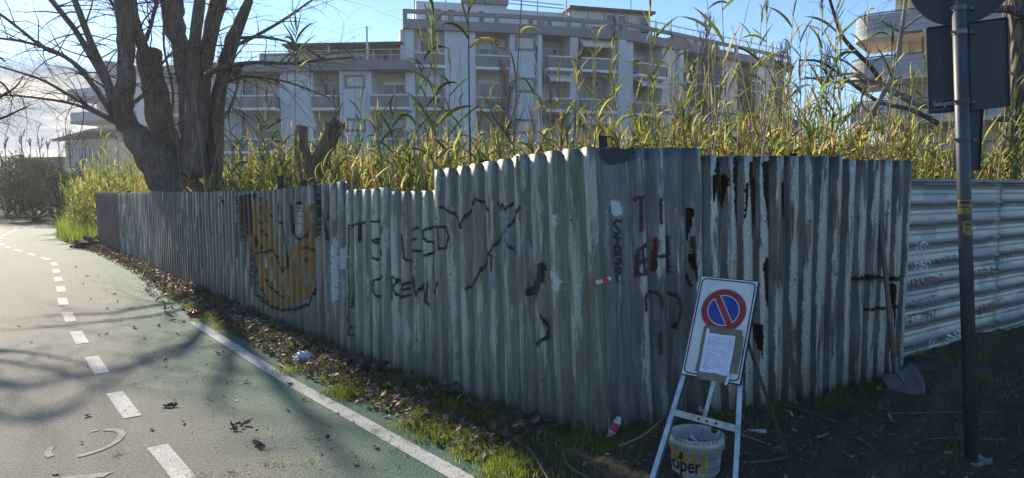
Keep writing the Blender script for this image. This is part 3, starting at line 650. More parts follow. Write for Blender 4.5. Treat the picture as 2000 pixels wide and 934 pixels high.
def add_window(sg, b, u0, u1, d, z0, z1, shut=0.0, parts=2):
    """framed window standing in front of plane d"""
    t = .07; mb = MB()
    sg.box(mb, u0, u1, d, d+.09, z1-t, z1); sg.box(mb, u0, u1, d, d+.09, z0, z0+t)
    for k in range(parts+1):
        c = u0+(u1-u0)*k/parts; lo, hi = (c, c+t) if k == 0 else ((c-t, c) if k == parts else (c-t/2, c+t/2)); sg.box(mb, lo, hi, d, d+.085, z0+t, z1-t)
    f = mb.build('window', M_frame, b)
    zs = z1-t-(z1-z0-2*t)*shut
    if shut < .97:
        mb = MB(); sg.box(mb, u0+t, u1-t, d, d+.03, z0+t, zs); mb.build('pane', M_glass, f)
    if shut > .03:
        mb = MB(); n = max(1, int((z1-t-zs)/.14))
        for k in range(n):
            h = (z1-t-zs)/n; sg.box(mb, u0+t, u1-t, d+.032, d+.055+.012*(k % 2), zs+k*h, zs+(k+1)*h-.008)
        mb.build('shutter', M_shut, f)
def add_wall(sg, b, u0, u1, z0, z1, d0=-1.7, d1=0.0, mat=None, name='wall'):
    mb = MB(); sg.box(mb, u0, u1, d0, d1, z0, z1); return mb.build(name, mat or M_wall, b)
def loggia(sg, b, u0, u1, caps, ztop, proud=.15, depth=1.5, seed=0, awn=(), ac=(), parapet=True):
    rr = random.Random(seed)
    add_wall(sg, b, u0-.05, u1+.05, 0, ztop, -depth-.3, -depth, M_recess)
    tops = [ztop]+[c-.98 for c in caps[:-1]]
    for k, (c, zt) in enumerate(zip(caps, tops)):
        e = .04 if proud > .2 else 0
        mb = MB(); sg.box(mb, u0+.004-e, u1-.004+e, -depth+.002, proud+.03, c-.98, c-.80); mb.build('balcony_slab', M_white, b)
        mb = MB(); sg.box(mb, u0+.006, u1-.006, proud-.12, proud, c-.80, c-.07); sg.box(mb, u0+.006, u0+.1, -.1, proud-.12, c-.8, c-.07); sg.box(mb, u1-.1, u1-.006, -.1, proud-.12, c-.8, c-.07)
        p = mb.build('parapet', M_grey, b)
        mb = MB(); sg.box(mb, u0+.004, u1-.004, proud-.16, proud+.04, c-.07, c+.015); mb.build('coping', M_white, p)
        w = u1-u0; n = max(1, int(w/1.75))
        for j in range(n):
            a = u0+w*(j+.16)/n; e2 = u0+w*(j+.82)/n
            door = (j+k+seed) % 2 == 0
            add_window(sg, b, a, e2, -depth, c-.75 if door else c+.02, zt-.55, rr.choice([0, 0, .3, .5, 1.0, .98, .15]), 2 if e2-a > .8 else 1)
        if k in awn:
            mb = MB(); n = 14
            for j in range(n):
                ua = u0+.1+(w-.2)*j/n; ub = u0+.1+(w-.2)*(j+.52)/n
                A = [sg.pt(ua, -.2, zt-.06), sg.pt(ub, -.2, zt-.06), sg.pt(ub, .75, zt-.55), sg.pt(ua, .75, zt-.55), sg.pt(ub, .75, zt-.75), sg.pt(ua, .75, zt-.75)]
                mb.add(A, [(0, 1, 2, 3), (3, 2, 4, 5)])
            o = mb.build('awning', M_white, b)
            mb = MB()
            for j in range(n):
                ua = u0+.1+(w-.2)*(j+.52)/n; ub = u0+.1+(w-.2)*(j+1)/n
                A = [sg.pt(ua, -.2, zt-.06), sg.pt(ub, -.2, zt-.06), sg.pt(ub, .75, zt-.55), sg.pt(ua, .75, zt-.55), sg.pt(ub, .75, zt-.70), sg.pt(ua, .75, zt-.70)]
                mb.add(A, [(0, 1, 2, 3), (3, 2, 4, 5)])
            mb.build('awning_stripe', M_shut, o)
        if k in ac:
            mb = MB(); sg.box(mb, u1-1.0, u1-.15, -depth+.02, -depth+.35, zt-.75, zt-.2); o = mb.build('air_conditioner', M_ac, b)
            mb = MB(); mb.lathe(sg.pt(u1-.7, -depth+.352, zt-.47), [(.2, 0), (.2, .02)], 12, axis=sg.n); mb.build('fan_grille', M_dark, o)
def small_window(sg, b, u0, u1, z0, z1):
    mb = MB(); t = .16
    sg.box(mb, u0-t, u1+t, .0, .06, z1, z1+t); sg.box(mb, u0-t, u1+t, .0, .06, z0-t, z0); sg.box(mb, u0-t, u0, .0, .057, z0, z1); sg.box(mb, u1, u1+t, .0, .057, z0, z1)
    o = mb.build('window', M_grey, b); mb = MB(); sg.box(mb, u0, u1, .0, .02, z0, z1); mb.build('shutter', M_shut, o)
def parapet_rail(sg, b, u0, u1, z):
    """solid gutter cornice, with a thick rail on posts above it"""
    mb = MB(); sg.box(mb, u0, u1, -2.2, .35, z, z+.62); c = mb.build('cornice', M_grey, b)
    mb = MB(); sg.box(mb, u0, u1, .0, .22, z+1.02, z+1.28)
    n = max(1, int((u1-u0)/2.6))
    for k in range(n+1):
        q = u0+(u1-u0-.3)*k/n; sg.box(mb, q, q+.3, .02, .2, z+.62, z+1.02)
    mb.build('roof_parapet', M_grey, b)
BLD = thing('apartment_building', 'large grey curved apartment block with balconies rising behind the reeds', 'building', at(1000, 367, 52)*1.0)
BLD.location.z = 0; ORG[BLD] = Vector(BLD.location)
CAPS = [10.72, 7.87, 5.02, 2.17]; CT = 12.22
S0 = Seg((800, 48.4), (1056, 50.3)); S1 = Seg((1056, 50.3), (1214, 52.0)); S2 = Seg((1214, 52.0), (1525, 65.0))
U = S0.U
add_wall(S0, BLD, -.2, U(812), 0, CT); add_wall(S0, BLD, U(872), U(930), 0, CT); add_wall(S0, BLD, U(996), S0.L, 0, CT)
loggia(S0, BLD, U(812), U(872), CAPS, CT, .10, .35, 1); loggia(S0, BLD, U(930), U(996), CAPS, CT, .06, 1.3, 2, ac=(0,))
for c in CAPS: small_window(S0, BLD, U(1010), U(1041), c+.55, c+1.25)
mb = MB(); S0.box(mb, S0.L-.28, S0.L+.02, .0, .22, 0, CT); mb.build('pilaster', M_wall, BLD)
mb = MB(); S0.box(mb, U(870), U(874), .0, .12, 0, CT); mb.build('pilaster', M_wall, BLD)
U = S1.U
loggia(S1, BLD, .3, U(1111), CAPS, CT, .75, 1.7, 3, awn=(1,), ac=(2,)); loggia(S1, BLD, U(1127), U(1194), CAPS, CT, .75, 1.7, 4, awn=(0, 2), ac=(1,))
add_wall(S1, BLD, U(1111)+.01, U(1127)-.01, 0, CT, -2, .1); add_wall(S1, BLD, U(1194)+.01, S1.L, 0, CT)
mb = MB(); S1.box(mb, S1.L-.5, S1.L+.1, .0, .3, 0, CT); mb.build('pilaster', M_wall, BLD)
U = S2.U
bays = [(1214, 1234, 0), (1234, 1290, 1), (1290, 1330, 0), (1330, 1404, 1), (1404, 1436, 0), (1436, 1474, 1), (1474, 1525, 0)]
for i, (a, b, k) in enumerate(bays):
    if k: loggia(S2, BLD, U(a)+.02, U(b)-.02, CAPS, CT, .55, 1.6, 5+i, awn=(1,) if i == 1 else (), ac=(2,) if i == 3 else ())
    else: add_wall(S2, BLD, U(a), U(b), 0, CT)
mb = MB(); S2.box(mb, U(1317), U(1325), .0, .3, 0, CT); mb.build('pilaster', M_wall, BLD)
loggia(S2, BLD, S2.L+.1, S2.L+2.2, CAPS[1:], CT-2.9, .4, 1.2, 15)
for sg, e0, e1 in [(S0, -.35, .1), (S1, -.1, .1), (S2, -.1, .8)]: parapet_rail(sg, BLD, e0, sg.L+e1, CT)
# roof storey
def block(sg, u0, u1, d0, d1, z0, z1, mat, name): mb = MB(); sg.box(mb, u0, u1, d0, d1, z0, z1); return mb.build(name, mat, BLD)
U = lambda p: S0.U(p, -2.5)
block(S0, U(816), U(990), -8, -2.5, CT+.6, 14.75, M_wall, 'roof_storey'); block(S0, U(905), U(992), -8.2, -2.2, 14.75, 15.15, M_grey, 'roof_slab')
for a, b in [(832, 845), (850, 866), (900, 905), (935, 948), (875, 890)]: add_window(S0, BLD, U(a), U(b), -2.5, 13.0, 14.3, 0, 1)
block(S0, U(936), U(958), -5, -3.5, 15.15, 16.1, M_wall, 'roof_box'); block(S0, U(968), U(977), -4.6, -4.0, 15.15, 16.4, M_dark, 'chimney')
block(S0, U(966), U(979), -4.7, -3.9, 16.4, 16.55, M_dark, 'chimney_cap')
U = lambda p: S1.U(p, -2.5)
block(S1, U(990), U(1104), -7, -2.6, CT+.6, 14.5, M_wall, 'roof_storey')
for a, b in [(1030, 1043), (1048, 1062), (1066, 1078)]: add_window(S1, BLD, U(a), U(b), -2.6, 12.95, 14.1, 0, 1)
block(S1, U(1104), U(1256), -6, -1.8, CT+.6, 14.6, M_recess, 'roof_storey'); block(S1, U(1100), U(1262), -6.3, -1.3, 14.6, 14.78, M_dark, 'roof_slab')
for a, b, s_ in [(1108, 1136, .9), (1140, 1166, .8), (1172, 1190, 0), (1194, 1211, 0), (1215, 1232, .9), (1236, 1255, 0)]: add_window(S1, BLD, U(a), U(b), -1.8, 13.15, 14.45, s_, 1)
mb = MB()
for p in (813, 845, 873, 915): q = S0.U(p, -1.2); mb.bar(S0.pt(q, -1.2, CT+.6), S0.pt(q, -1.2, 15.0), .07)
for z in (14.85, 15.0): mb.bar(S0.pt(S0.U(810, -1.2), -1.2, z), S0.pt(S0.U(925, -1.2), -1.2, z), .06)
mb.bar(S0.pt(S0.U(812, -1.2), -2.6, 15.0), S0.pt(S0.U(812, -1.2), -1.2, 15.0), .06)
for p in (1018, 1049, 1104): q = S1.U(p, -1.0); mb.bar(S1.pt(q, -1, CT+.6), S1.pt(q, -1, 15.0), .09)
for z in (14.5, 14.75): mb.bar(S1.pt(S1.U(995, -1), -1, z), S1.pt(S1.U(1100, -1), -1, z-.1), .06)
mb.build('pergola', M_rail, BLD)
block(S2, S2.U(1318, -2), S2.U(1338, -2), -4, -2, CT+.6, 14.0, M_grey, 'roof_box'); block(S2, S2.U(1342, -2), S2.U(1385, -2), -6, -2, CT+.6, 13.9, M_recess, 'roof_box')
block(S2, S2.U(1262, -2), S2.U(1300, -2), -6, -2, CT+.6, 13.6, M_wall, 'roof_box')
mb = MB()
for p in range(1264, 1520, 14): q = S2.U(p, .1); mb.bar(S2.pt(q, .1, CT+1.2), S2.pt(q, .1, CT+1.75), .05)
mb.bar(S2.pt(S2.U(1262, .1), .1, CT+1.75), S2.pt(S2.U(1518, .1), .1, CT+1.75), .06); mb.build('railing', M_rail, BLD)
mb = MB(); mb.bar(S1.pt(S1.U(1228, -3), -3, 14.7), S1.pt(S1.U(1228, -3), -3, 16.6), .05); mb.bar(S1.pt(S1.U(1224, -3), -3, 16.3), S1.pt(S1.U(1232, -3), -3, 16.3), .04); mb.build('aerial', M_dark, BLD)
# lower wing on the left
WCAP = [7.75, 4.9, 2.05]; WT = 9.36
W0 = Seg((434, 48.6), (802, 47.4)); W1 = Seg((300, 56), (434, 48.6))
U = W0.U
loggia(W0, BLD, .05, U(550), WCAP, WT, .75, 1.7, 21, ac=(0, 1)); add_wall(W0, BLD, U(552), U(614), 0, WT); loggia(W0, BLD, U(614)+.01, U(666), WCAP, WT, .3, 1.3, 22, ac=(1,))
add_wall(W0, BLD, U(667), U(728), 0, WT); loggia(W0, BLD, U(728)+.02, U(800), WCAP, WT, .35, 1.4, 23, awn=())
for c in WCAP: small_window(W0, BLD, U(681), U(712), c+.62, c+1.2)
for p in (553, 612, 668): mb = MB(); W0.box(mb, U(p), U(p+4), .0, .14, 0, WT); mb.build('pilaster', M_wall, BLD)
add_wall(W1, BLD, 0, W1.U(345), 0, WT); loggia(W1, BLD, W1.U(345)+.02, W1.U(395), WCAP, WT, .5, 1.6, 24); add_wall(W1, BLD, W1.U(395), W1.L, 0, WT)
add_wall(S0, BLD, -.5, -.2, WT, CT, -8, -.2)
for sg in (W0, W1):
    mb = MB(); sg.box(mb, -.1, sg.L+.1, -2.4, .45, WT, WT+.62); mb.build('cornice', M_grey, BLD)
mb = MB(); n = int(W0.L/1.1)
for k in range(n+1): mb.bar(W0.pt(W0.L*k/n, .1, WT+.6), W0.pt(W0.L*k/n, .1, WT+1.35), .04)
for z in (1.0, 1.35): mb.bar(W0.pt(0, .1, WT+z), W0.pt(W0.L, .1, WT+z), .045)
mb.build('railing', M_rail, BLD)
U = lambda p: W0.U(p, -3)
block(W0, U(586), U(800), -8, -3, WT+.62, 11.25, M_recess, 'roof_storey'); block(W0, U(582), U(803), -8, -.8, 11.25, 11.4, M_dark, 'roof_slab')
block(W0, U(512), U(586)-.01, -8, -3.05, WT+.62, 10.9, M_recess, 'roof_storey')
for a, b in [(590, 606), (625, 640), (650, 664), (690, 716), (735, 765)]: add_window(W0, BLD, U(a), U(b), -3, 10.05, 11.1, random.choice([0, .5, .2]), 2)
for p in (590, 645, 722, 795): block(W0, W0.U(p, -1), W0.U(p+3, -1), -1.1, -.98, WT+.62, 11.25, M_rail, 'roof_post')
block(W0, U(512), U(585), -8, -3.1, 10.9, 11.2, M_grey, 'roof_slab')
mb = MB(); mb.bar(W0.pt(W0.U(721, -.7), -.7, WT), W0.pt(W0.U(721, -.7), -.7, 12.4), .11); mb.build('flue_pipe', M_white, BLD)
block(W1, 1, W1.L-1, -7, -3, WT+.62, 10.6, M_wall, 'roof_storey')
block(S0, .3, S0.L-.3, -12, -2.0, 0, CT, M_wall, 'core'); block(S1, .3, S1.L-.3, -12, -2.4, 0, CT, M_wall, 'core'); block(S2, .3, S2.L-.3, -10, -2.3, 0, CT, M_wall, 'core'); block(W0, .3, W0.L-.3, -12, -2.5, 0, WT+.4, M_wall, 'core'); block(W1, .3, W1.L-.3, -12, -2.5, 0, WT+.4, M_wall, 'core')

# building with rounded balconies on the right
RB = thing('apartment_building', 'apartment building with rounded stacked balconies behind the right-hand reeds', 'building', (27, 48, 0))
def outline(px, D, k, px2, D2, off=0.0, r=1.6):
    """plan of a balcony with a rounded left end, offset inwards by off"""
    A = at(px, 367, D); B = at(px2, 367, D2); A.z = B.z = 0; u = (B-A).normalized(); n = Vector((u.y, -u.x, 0))
    if n.dot(-A) < 0: n = -n
    pts = []
    for i in range(9):
        a = R(180-90*i/8); rr_ = r-off; c = A+u*r-n*r
        pts.append(c+u*math.cos(a)*rr_+n*math.sin(a)*rr_)
    pts.append(B-n*off); back = 6.0
    return [A-n*back+u*off]+pts+[B-n*back], u, n
M_soff = simple('cream_soffit', (0.72, 0.64, 0.50), (0.62, 0.55, 0.44), .8, .8, .05)
M_board = simple('grey_balcony_front', (0.42, 0.43, 0.46), (0.35, 0.36, 0.39), .8, .8, .05, stretch=(.3, .3, 3))
Z3 = Vector((0, 0, 1))
for k, (zt, zb) in enumerate([(15.85, 14.3), (12.95, 11.4), (10.15, 8.6), (7.3, 5.75), (4.45, 2.9)]):
    pl = (1720, 47.5) if k == 0 else ((1652, 48), (1648, 48), (1648, 48), (1648, 48))[k-1]
    O, u, n = outline(pl[0], pl[1], k, 2120, 40.5)
    pol = [(p.x, p.y) for p in O]
    mb = MB(); mb.prism([tuple(p) for p in reversed(pol)] if False else pol, (0, 0, zb), (1, 0, 0), (0, 1, 0), (0, 0, 1), .25); mb.build('balcony_slab', M_soff, RB)
    I, _, _ = outline(pl[0], pl[1], k, 2120, 40.5, .14)
    nb = 4
    for j in range(nb):                                        # board courses of the balcony front
        z0 = zb+.25+(zt-zb-.3)*j/nb; z1 = zb+.25+(zt-zb-.3)*(j+1)/nb-.025
        mb = MB(); Q = O[:-1]; q = I[:-1]; m_ = len(Q)
        vs = [(*p.xy, z0) for p in Q]+[(*p.xy, z1) for p in Q]+[(*p.xy, z0) for p in q]+[(*p.xy, z1) for p in q]; fs = []
        for i in range(m_-1): fs += [(i, i+1, m_+i+1, m_+i), (2*m_+i+1, 2*m_+i, 3*m_+i, 3*m_+i+1), (m_+i, m_+i+1, 3*m_+i+1, 3*m_+i), (i+1, i, 2*m_+i, 2*m_+i+1)]
        mb.add(vs, fs); mb.build('balcony_board', M_board, RB)
    mb = MB(); mb.tube([Vector((p.x, p.y, zt)) for p in O[:-1]], .045, 6); mb.build('balcony_rail', M_dark, RB)
RS = Seg((1742, 49.2), (2120, 42.8))
add_wall(RS, RB, 0, RS.L, 0, 18, -8, 0, M_soff)
for zc in (14.3, 11.4, 8.6, 5.75, 2.9):
    for px in (1758, 1790, 1830, 1900, 1950): add_window(RS, RB, RS.U(px), RS.U(px+22), 0, zc+.35, zc+2.3, random.choice([0, .4, .9]), 2)
mb = MB()
for px in (1736, 1752): RS.box(mb, RS.U(px, .6), RS.U(px, .6)+.35, .25, .7, 2.9, 14.3)
mb.build('column', M_soff, RB)

# far blocks on the left
FB2 = thing('apartment_building', 'far hazy apartment block with stacked end balconies left of the big bare tree', 'building', (-50, 88, 0))
SF = Seg((196, 86), (350, 80))
add_wall(SF, FB2, 0, SF.L, 0, 14.6, -9, 0)
mb = MB(); p = [SF.pt(0, .3, 14.6), SF.pt(4.6, .3, 14.6), SF.pt(2.2, .3, 16.6), SF.pt(0, -9, 14.6), SF.pt(4.6, -9, 14.6), SF.pt(2.2, -9, 16.6)]
mb.add(p, [(0, 1, 2), (5, 4, 3), (0, 2, 5, 3), (2, 1, 4, 5), (1, 0, 3, 4)]); mb.build('gable_roof', M_grey, FB2)
mb = MB(); SF.box(mb, 4.6, SF.L, -9, .4, 14.6, 15.2); mb.build('cornice', M_grey, FB2)
for k, zb in enumerate([12.0, 9.25, 6.5, 3.75]):
    a = SF.U(142 if k % 2 == 0 else 146, 1.3); mb = MB(); SF.box(mb, a, SF.U(238, 1.3), -3, 1.5, zb, zb+.3); mb.build('balcony_slab', M_grey, FB2)
    mb = MB(); SF.box(mb, a, SF.U(238, 1.3), 1.36, 1.46, zb+.3, zb+1.35); SF.box(mb, a, a+.1, -3, 1.36, zb+.3, zb+1.35); mb.build('balcony_front', M_board, FB2)
    for px in (203, 222, 262, 300): add_window(SF, FB2, SF.U(px), SF.U(px+12), 0, zb+.4, zb+2.3, random.choice([0, .5]), 2)
LOW = thing('low_house', 'low house with a sloping pergola roof under the far hazy balconies', 'house', (-36, 62, 0))
SL = Seg((131, 62), (200, 60))
add_wall(SL, LOW, 0, SL.L, 0, 5.6, -5, 0, M_recess)
mb = MB(); p = [SL.pt(-.5, .8, 5.6), SL.pt(SL.L, .8, 6.3), SL.pt(SL.L, -5, 7.0), SL.pt(-.5, -5, 6.2)]; mb.add(p+[q+Vector((0, 0, .22)) for q in p], [(3, 2, 1, 0), (4, 5, 6, 7), (0, 1, 5, 4), (1, 2, 6, 5), (2, 3, 7, 6), (3, 0, 4, 7)]); mb.build('roof', M_grey, LOW)
mb = MB(); SL.box(mb, -.3, SL.L, -.5, 1.0, 3.0, 3.3); mb.build('balcony_slab', M_white, LOW)
for px in (140, 158, 176): add_window(SL, LOW, SL.U(px), SL.U(px+9), 0, 3.5, 5.2, 0, 2)
WH = thing('storage_shed', 'low pale corrugated shed on the horizon beside the far lamp', 'shed', (-42, 66, 0))
SW = Seg((32, 68), (126, 66))
add_wall(SW, WH, 0, SW.L, 0, 4.35, -4, 0, simple('shed_sheet', (.30, .28, .28), (.24, .22, .22), 2.2, .7, stretch=(3, 3, .2)))
mb = MB(); SW.box(mb, -.2, SW.L+.2, -4.2, .25, 4.35, 4.5); mb.build('roof', M_grey, WH)
n = 14
for k in range(n): mb = MB(); SW.box(mb, SW.L*k/n+.05, SW.L*(k+.5)/n, .0, .06, .1, 4.3); mb.build('wall_rib', M_grey, WH)
LP = at(19, 345, 58); LP.z = 0
LAMP = thing('street_lamp', 'thin street lamp with a curved arm at the far left', 'lamp', LP)
mb = MB(); zt = at(19, 318, 58).z; tp = at(38, 304, 58); mb.tube(smoothpts([LP, LP+Z3*zt*.7, LP+Z3*zt, Vector((LP.x+.25, 58, tp.z-.12)), Vector((tp.x-.15, 58, tp.z))], 4), .06, 6); mb.build('pole', M_dark, LAMP)
mb = MB(); mb.lathe(tp-Vector((.1, 0, 0)), [(.05, 0), (.13, .1), (.12, .4), (.04, .5)], 8, axis=(1, 0, -.1)); mb.build('lamp_head', M_dark, LAMP)
# ------------------------------------------------------------------ trees
def bark_mat(name, c1, c2, sc=1.0, vor=.4):
    m, T = newmat(name); co = T.n('ShaderNodeTexCoord').outputs['Object']
    a = T.noise(T.map(co, (9*sc, 9*sc, 1.1*sc)), 1.0, 7, .68, .6); b = T.noise(co, 1.5, 4)
    v = T.n('ShaderNodeTexVoronoi', {'feature': 'DISTANCE_TO_EDGE'}, Scale=1.0, Vector=T.map(co, (16*sc, 16*sc, 2.2*sc))).outputs['Distance']
    col = T.mix(T.step(a, .34, .66), c2, c1); col = T.mix(T.math('MULTIPLY', T.step(b, .5, .7), .4), col, tuple(x*1.35 for x in c1))
    col = T.mix(T.math('MULTIPLY', T.math('SUBTRACT', 1, T.step(v, 0.0, .16)), vor), col, tuple(x*.45 for x in c2))
    h = T.math('ADD', a, T.math('MULTIPLY', T.step(v, 0, .3), .8*vor))
    return finish(m, T, col, .95, h, 1.0, .09, spec=.15)
M_bark = bark_mat('grey_brown_bark', (0.32, 0.235, 0.18), (0.17, 0.125, 0.10)); M_pine = bark_mat('furrowed_bark', (0.33, 0.28, 0.23), (0.17, 0.14, 0.115), .8, 1.0)
M_twig = simple('twig_bark', (0.10, 0.07, 0.055), (0.06, 0.045, 0.04), 8, .9); M_pale = simple('pale_dead_wood', (0.33, 0.29, 0.24), (0.20, 0.17, 0.14), 8, .9, stretch=(1, 1, 1))
M_red = simple('reddish_twigs', (0.21, 0.15, 0.13), (0.14, 0.10, 0.09), 4, .9); M_cut = simple('cut_wood', (0.30, 0.18, 0.10), (0.2, 0.115, 0.065), 12, .9)
RS_ = 1.0
def limb(pts, Y, dY=0.0):
    """pixel path with pixel radii at distance Y (drifting by dY) as world points and radii"""
    n = len(pts); P = []; r = []
    for i, (x, y, rad) in enumerate(pts):
        Yi = Y+dY*i/max(1, n-1); P.append(at(x, y, Yi)); r.append(rad*RS_/F*Yi)
    return P, r
def twig_tubes(mb, P, rad, depth, rng, count, length, droop=.25, up=.2, sides=3, spread=1.0):
    """grow side twigs along a limb"""
    L = len(P)
    for _ in range(count):
        i = rng.randrange(max(1, int(L*.25)), L); p = Vector(P[i]); d = (Vector(P[i])-Vector(P[i-1])).normalized()
        q = Vector((rng.gauss(0, 1), rng.gauss(0, .7), rng.gauss(0, .6)+up)).normalized(); d = (d*.7+q*spread).normalized()
        l = length*rng.uniform(.4, 1.2); n = 5; pts = [p]; r0 = min(rad[i]*.40, .010*depth+.003)
        for k in range(n):
            d = (d+Vector((rng.gauss(0, .16), rng.gauss(0, .16), rng.gauss(0, .12)-droop*.22))).normalized(); pts.append(pts[-1]+d*l/n)
        rr_ = [max(.0022, r0*(1-k/(n+.5))) for k in range(n+1)]
        mb.tube(pts, rr_, sides, cap=False)
        if depth > 1: twig_tubes(mb, pts, rr_, depth-1, rng, rng.randint(2, 4), l*.55, droop, up, 3, spread)
rng = random.Random(5); RS_ = 0.88
tb = at(360, 372, 15.6); tb.z = 0
TREE = thing('bare_tree', 'big leafless multi-stemmed tree with a sawn-off limb behind the left fence', 'tree', tb)
YT = 15.6
trunks = [('trunk', [(358, 470, 76), (352, 400, 56), (324, 335, 44), (292, 295, 34), (258, 255, 25), (241, 215, 20), (247, 150, 17.5), (246, 80, 17), (240, 0, 18), (234, -120, 15)], 0, -.5),
          ('trunk', [(350, 470, 60), (350, 390, 52), (332, 305, 36), (314, 240, 27), (300, 175, 27), (293, 120, 27), (291, 104, 26)], .25, .3),
          ('trunk', [(376, 470, 62), (377, 385, 46), (375, 285, 27), (367, 200, 17), (359, 150, 15), (352, 107, 16), (340, 43, 22), (334, 0, 24), (328, -110, 20)], .1, .4),
          ('trunk', [(415, 470, 32), (413, 385, 25), (418, 275, 21), (425, 200, 15), (446, 95, 12), (471, 30, 9), (486, 0, 8), (515, -70, 6)], .5, .2)]
for nm, pts, o, dy in trunks:
    P, r = limb(pts, YT+o, dy); P, r = smoothpts(P, 5, r); mb = MB(); mb.tube(P, r, 26, lump=.30); mb.build(nm, M_bark, TREE, True)
P, r = limb([(293, 120, 27), (291, 104, 26), (290, 100, 25)], YT+.5); mb = MB(); mb.lathe(P[1]+Vector((0, 0, -.01)), [(r[1]*.97, -.05), (r[1]*.93, .03), (.02, .05)], 16); mb.build('cut_face', M_cut, TREE)
limbs = [([(286, 150, 14), (284, 110, 13), (270, 65, 12), (257, 10, 12), (250, -80, 10)], .1, -.6), ([(240, 250, 13), (226, 215, 11), (205, 145, 8.5), (184, 98, 7.5), (146, 0, 6.5), (122, -70, 5)], -.1, -.8),
         ([(238, 240, 12), (218, 180, 9), (184, 120, 7.5), (155, 72, 6.5), (141, 51, 6), (100, 0, 5.5), (70, -40, 4)], .1, .6), ([(232, 245, 7), (171, 150, 5), (128, 112, 4.5), (86, 94, 4), (40, 58, 3.2), (0, 28, 3), (-50, 0, 2)], -.2, -1.2),
         ([(226, 236, 6), (180, 165, 5), (128, 111, 4), (64, 86, 3), (0, 75, 2.5), (-60, 72, 2)], -.3, -1.5), ([(220, 234, 5), (185, 215, 4), (150, 195, 3.6), (86, 158, 3), (40, 142, 2.4), (0, 130, 2)], .3, 1.0),
         ([(378, 340, 26), (380, 250, 20), (377, 170, 14), (381, 80, 13), (391, 0, 12), (398, -90, 10)], -.3, -.4), ([(385, 280, 24), (393, 200, 19), (400, 130, 17), (415, 50, 17), (428, 0, 17), (446, -100, 14)], .2, .3),
         ([(420, 240, 10), (438, 165, 8), (462, 85, 5.5), (488, 10, 4.5), (500, -50, 3)], -.2, -.5), ([(404, 146, 7), (440, 130, 5.5), (500, 122, 4.2), (560, 124, 3.2), (620, 118, 2.4), (690, 112, 1.6)], -.4, -1.4),
         ([(446, 95, 4.5), (500, 70, 3.8), (560, 35, 3), (610, 0, 2), (650, -20, 1.5)], 0, .8), ([(452, 76, 4), (520, 73, 3), (590, 92, 2.2), (640, 122, 1.4)], -.2, -1.0), ([(436, 165, 4), (480, 150, 3), (560, 160, 2.4), (640, 190, 1.5)], .2, .5),
         ([(430, 240, 4), (450, 210, 3.2), (462, 175, 2.6), (470, 140, 2)], -.4, 0), ([(262, 200, 5), (285, 180, 4), (300, 150, 3), (340, 100, 2.6), (395, 90, 2)], -.9, -.5), ([(225, 240, 4), (150, 205, 3.2), (60, 190, 2.4), (0, 185, 1.6)], -.2, -1.0),
         ([(240, 60, 4), (226, 20, 3.4), (208, -10, 3)], 0, 0), ([(285, 80, 5), (297, 40, 4), (307, 0, 4), (316, -40, 3)], 0, .2), ([(330, 250, 4), (338, 180, 3), (320, 90, 2.4), (322, 0, 2)], .6, .2)]
tw = MB()
for pts, o, dy in limbs:
    P, r = limb(pts, YT+o, dy); P, r = smoothpts(P, 4, r); mb = MB(); mb.tube(P, r, 9, lump=.12); mb.build('branch', M_bark, TREE, True)
    big = r[0] > .15
    twig_tubes(tw, P, r, 2, rng, 13 if big else 18, 1.5, .5, .15)
twig_tubes(tw, *limb([(247, 150, 10), (240, 0, 10), (236, -100, 8)], YT), 2, rng, 12, 1.6, .4, .2)
twig_tubes(tw, *limb([(334, 0, 10), (330, -80, 8)], YT), 2, rng, 10, 1.6, .4, .2)
twig_tubes(tw, *limb([(470, 30, 9), (510, -60, 8)], YT), 3, rng, 9, 2.0, .5, .1)
o = tw.build('twigs', M_twig, TREE); o['kind'] = 'stuff'
# unseen crown, invented above the frame; it shades the path
cr_ = MB()
for pts in ([(236, -110, 15), (222, -420, 10), (200, -700, 3)], [(328, -100, 20), (345, -450, 13), (330, -800, 4)], [(446, -100, 14), (480, -420, 8), (500, -700, 3)], [(398, -90, 10), (420, -400, 4)]):
    P, r = limb(pts, YT, -.5); P, r = smoothpts(P, 5, r); mb = MB(); mb.tube(P, r, 8); mb.build('branch', M_bark, TREE, True); twig_tubes(cr_, P, r, 2, rng, 7, 1.6, .3, .3)
cr_.build('twigs', M_twig, TREE)['kind'] = 'stuff'
RS_ = 1.0
M_stump = bark_mat('brown_stump_bark', (0.40, 0.27, 0.17), (0.18, 0.12, 0.08), .8, .4)
# sawn V-shaped stump in the reeds
sb = at(615, 330, 11.2); sb.z = 0
STUMP = thing('tree_stump', 'sawn V-shaped tree stump poking out of the reeds behind the fence', 'stump', sb)
for pts in ([(612, 400, 19), (600, 330, 16), (592, 300, 14), (588, 272, 13), (591, 247, 12)], [(614, 400, 18), (618, 330, 17), (634, 292, 15), (648, 262, 15), (662, 238, 15)]):
    P, r = limb(pts, 11.2); P, r = smoothpts(P, 4, r); mb = MB(); mb.tube(P, r, 14, lump=.18, cap=False); o = mb.build('trunk', M_stump, STUMP, True)
    d = (P[-1]-P[-2]).normalized(); mb = MB(); mb.lathe(P[-1]-d*.02, [(r[-1]*.98, 0), (r[-1]*.9, .03), (.01, .04)], 12, axis=d); mb.build('cut_face', M_cut, o)
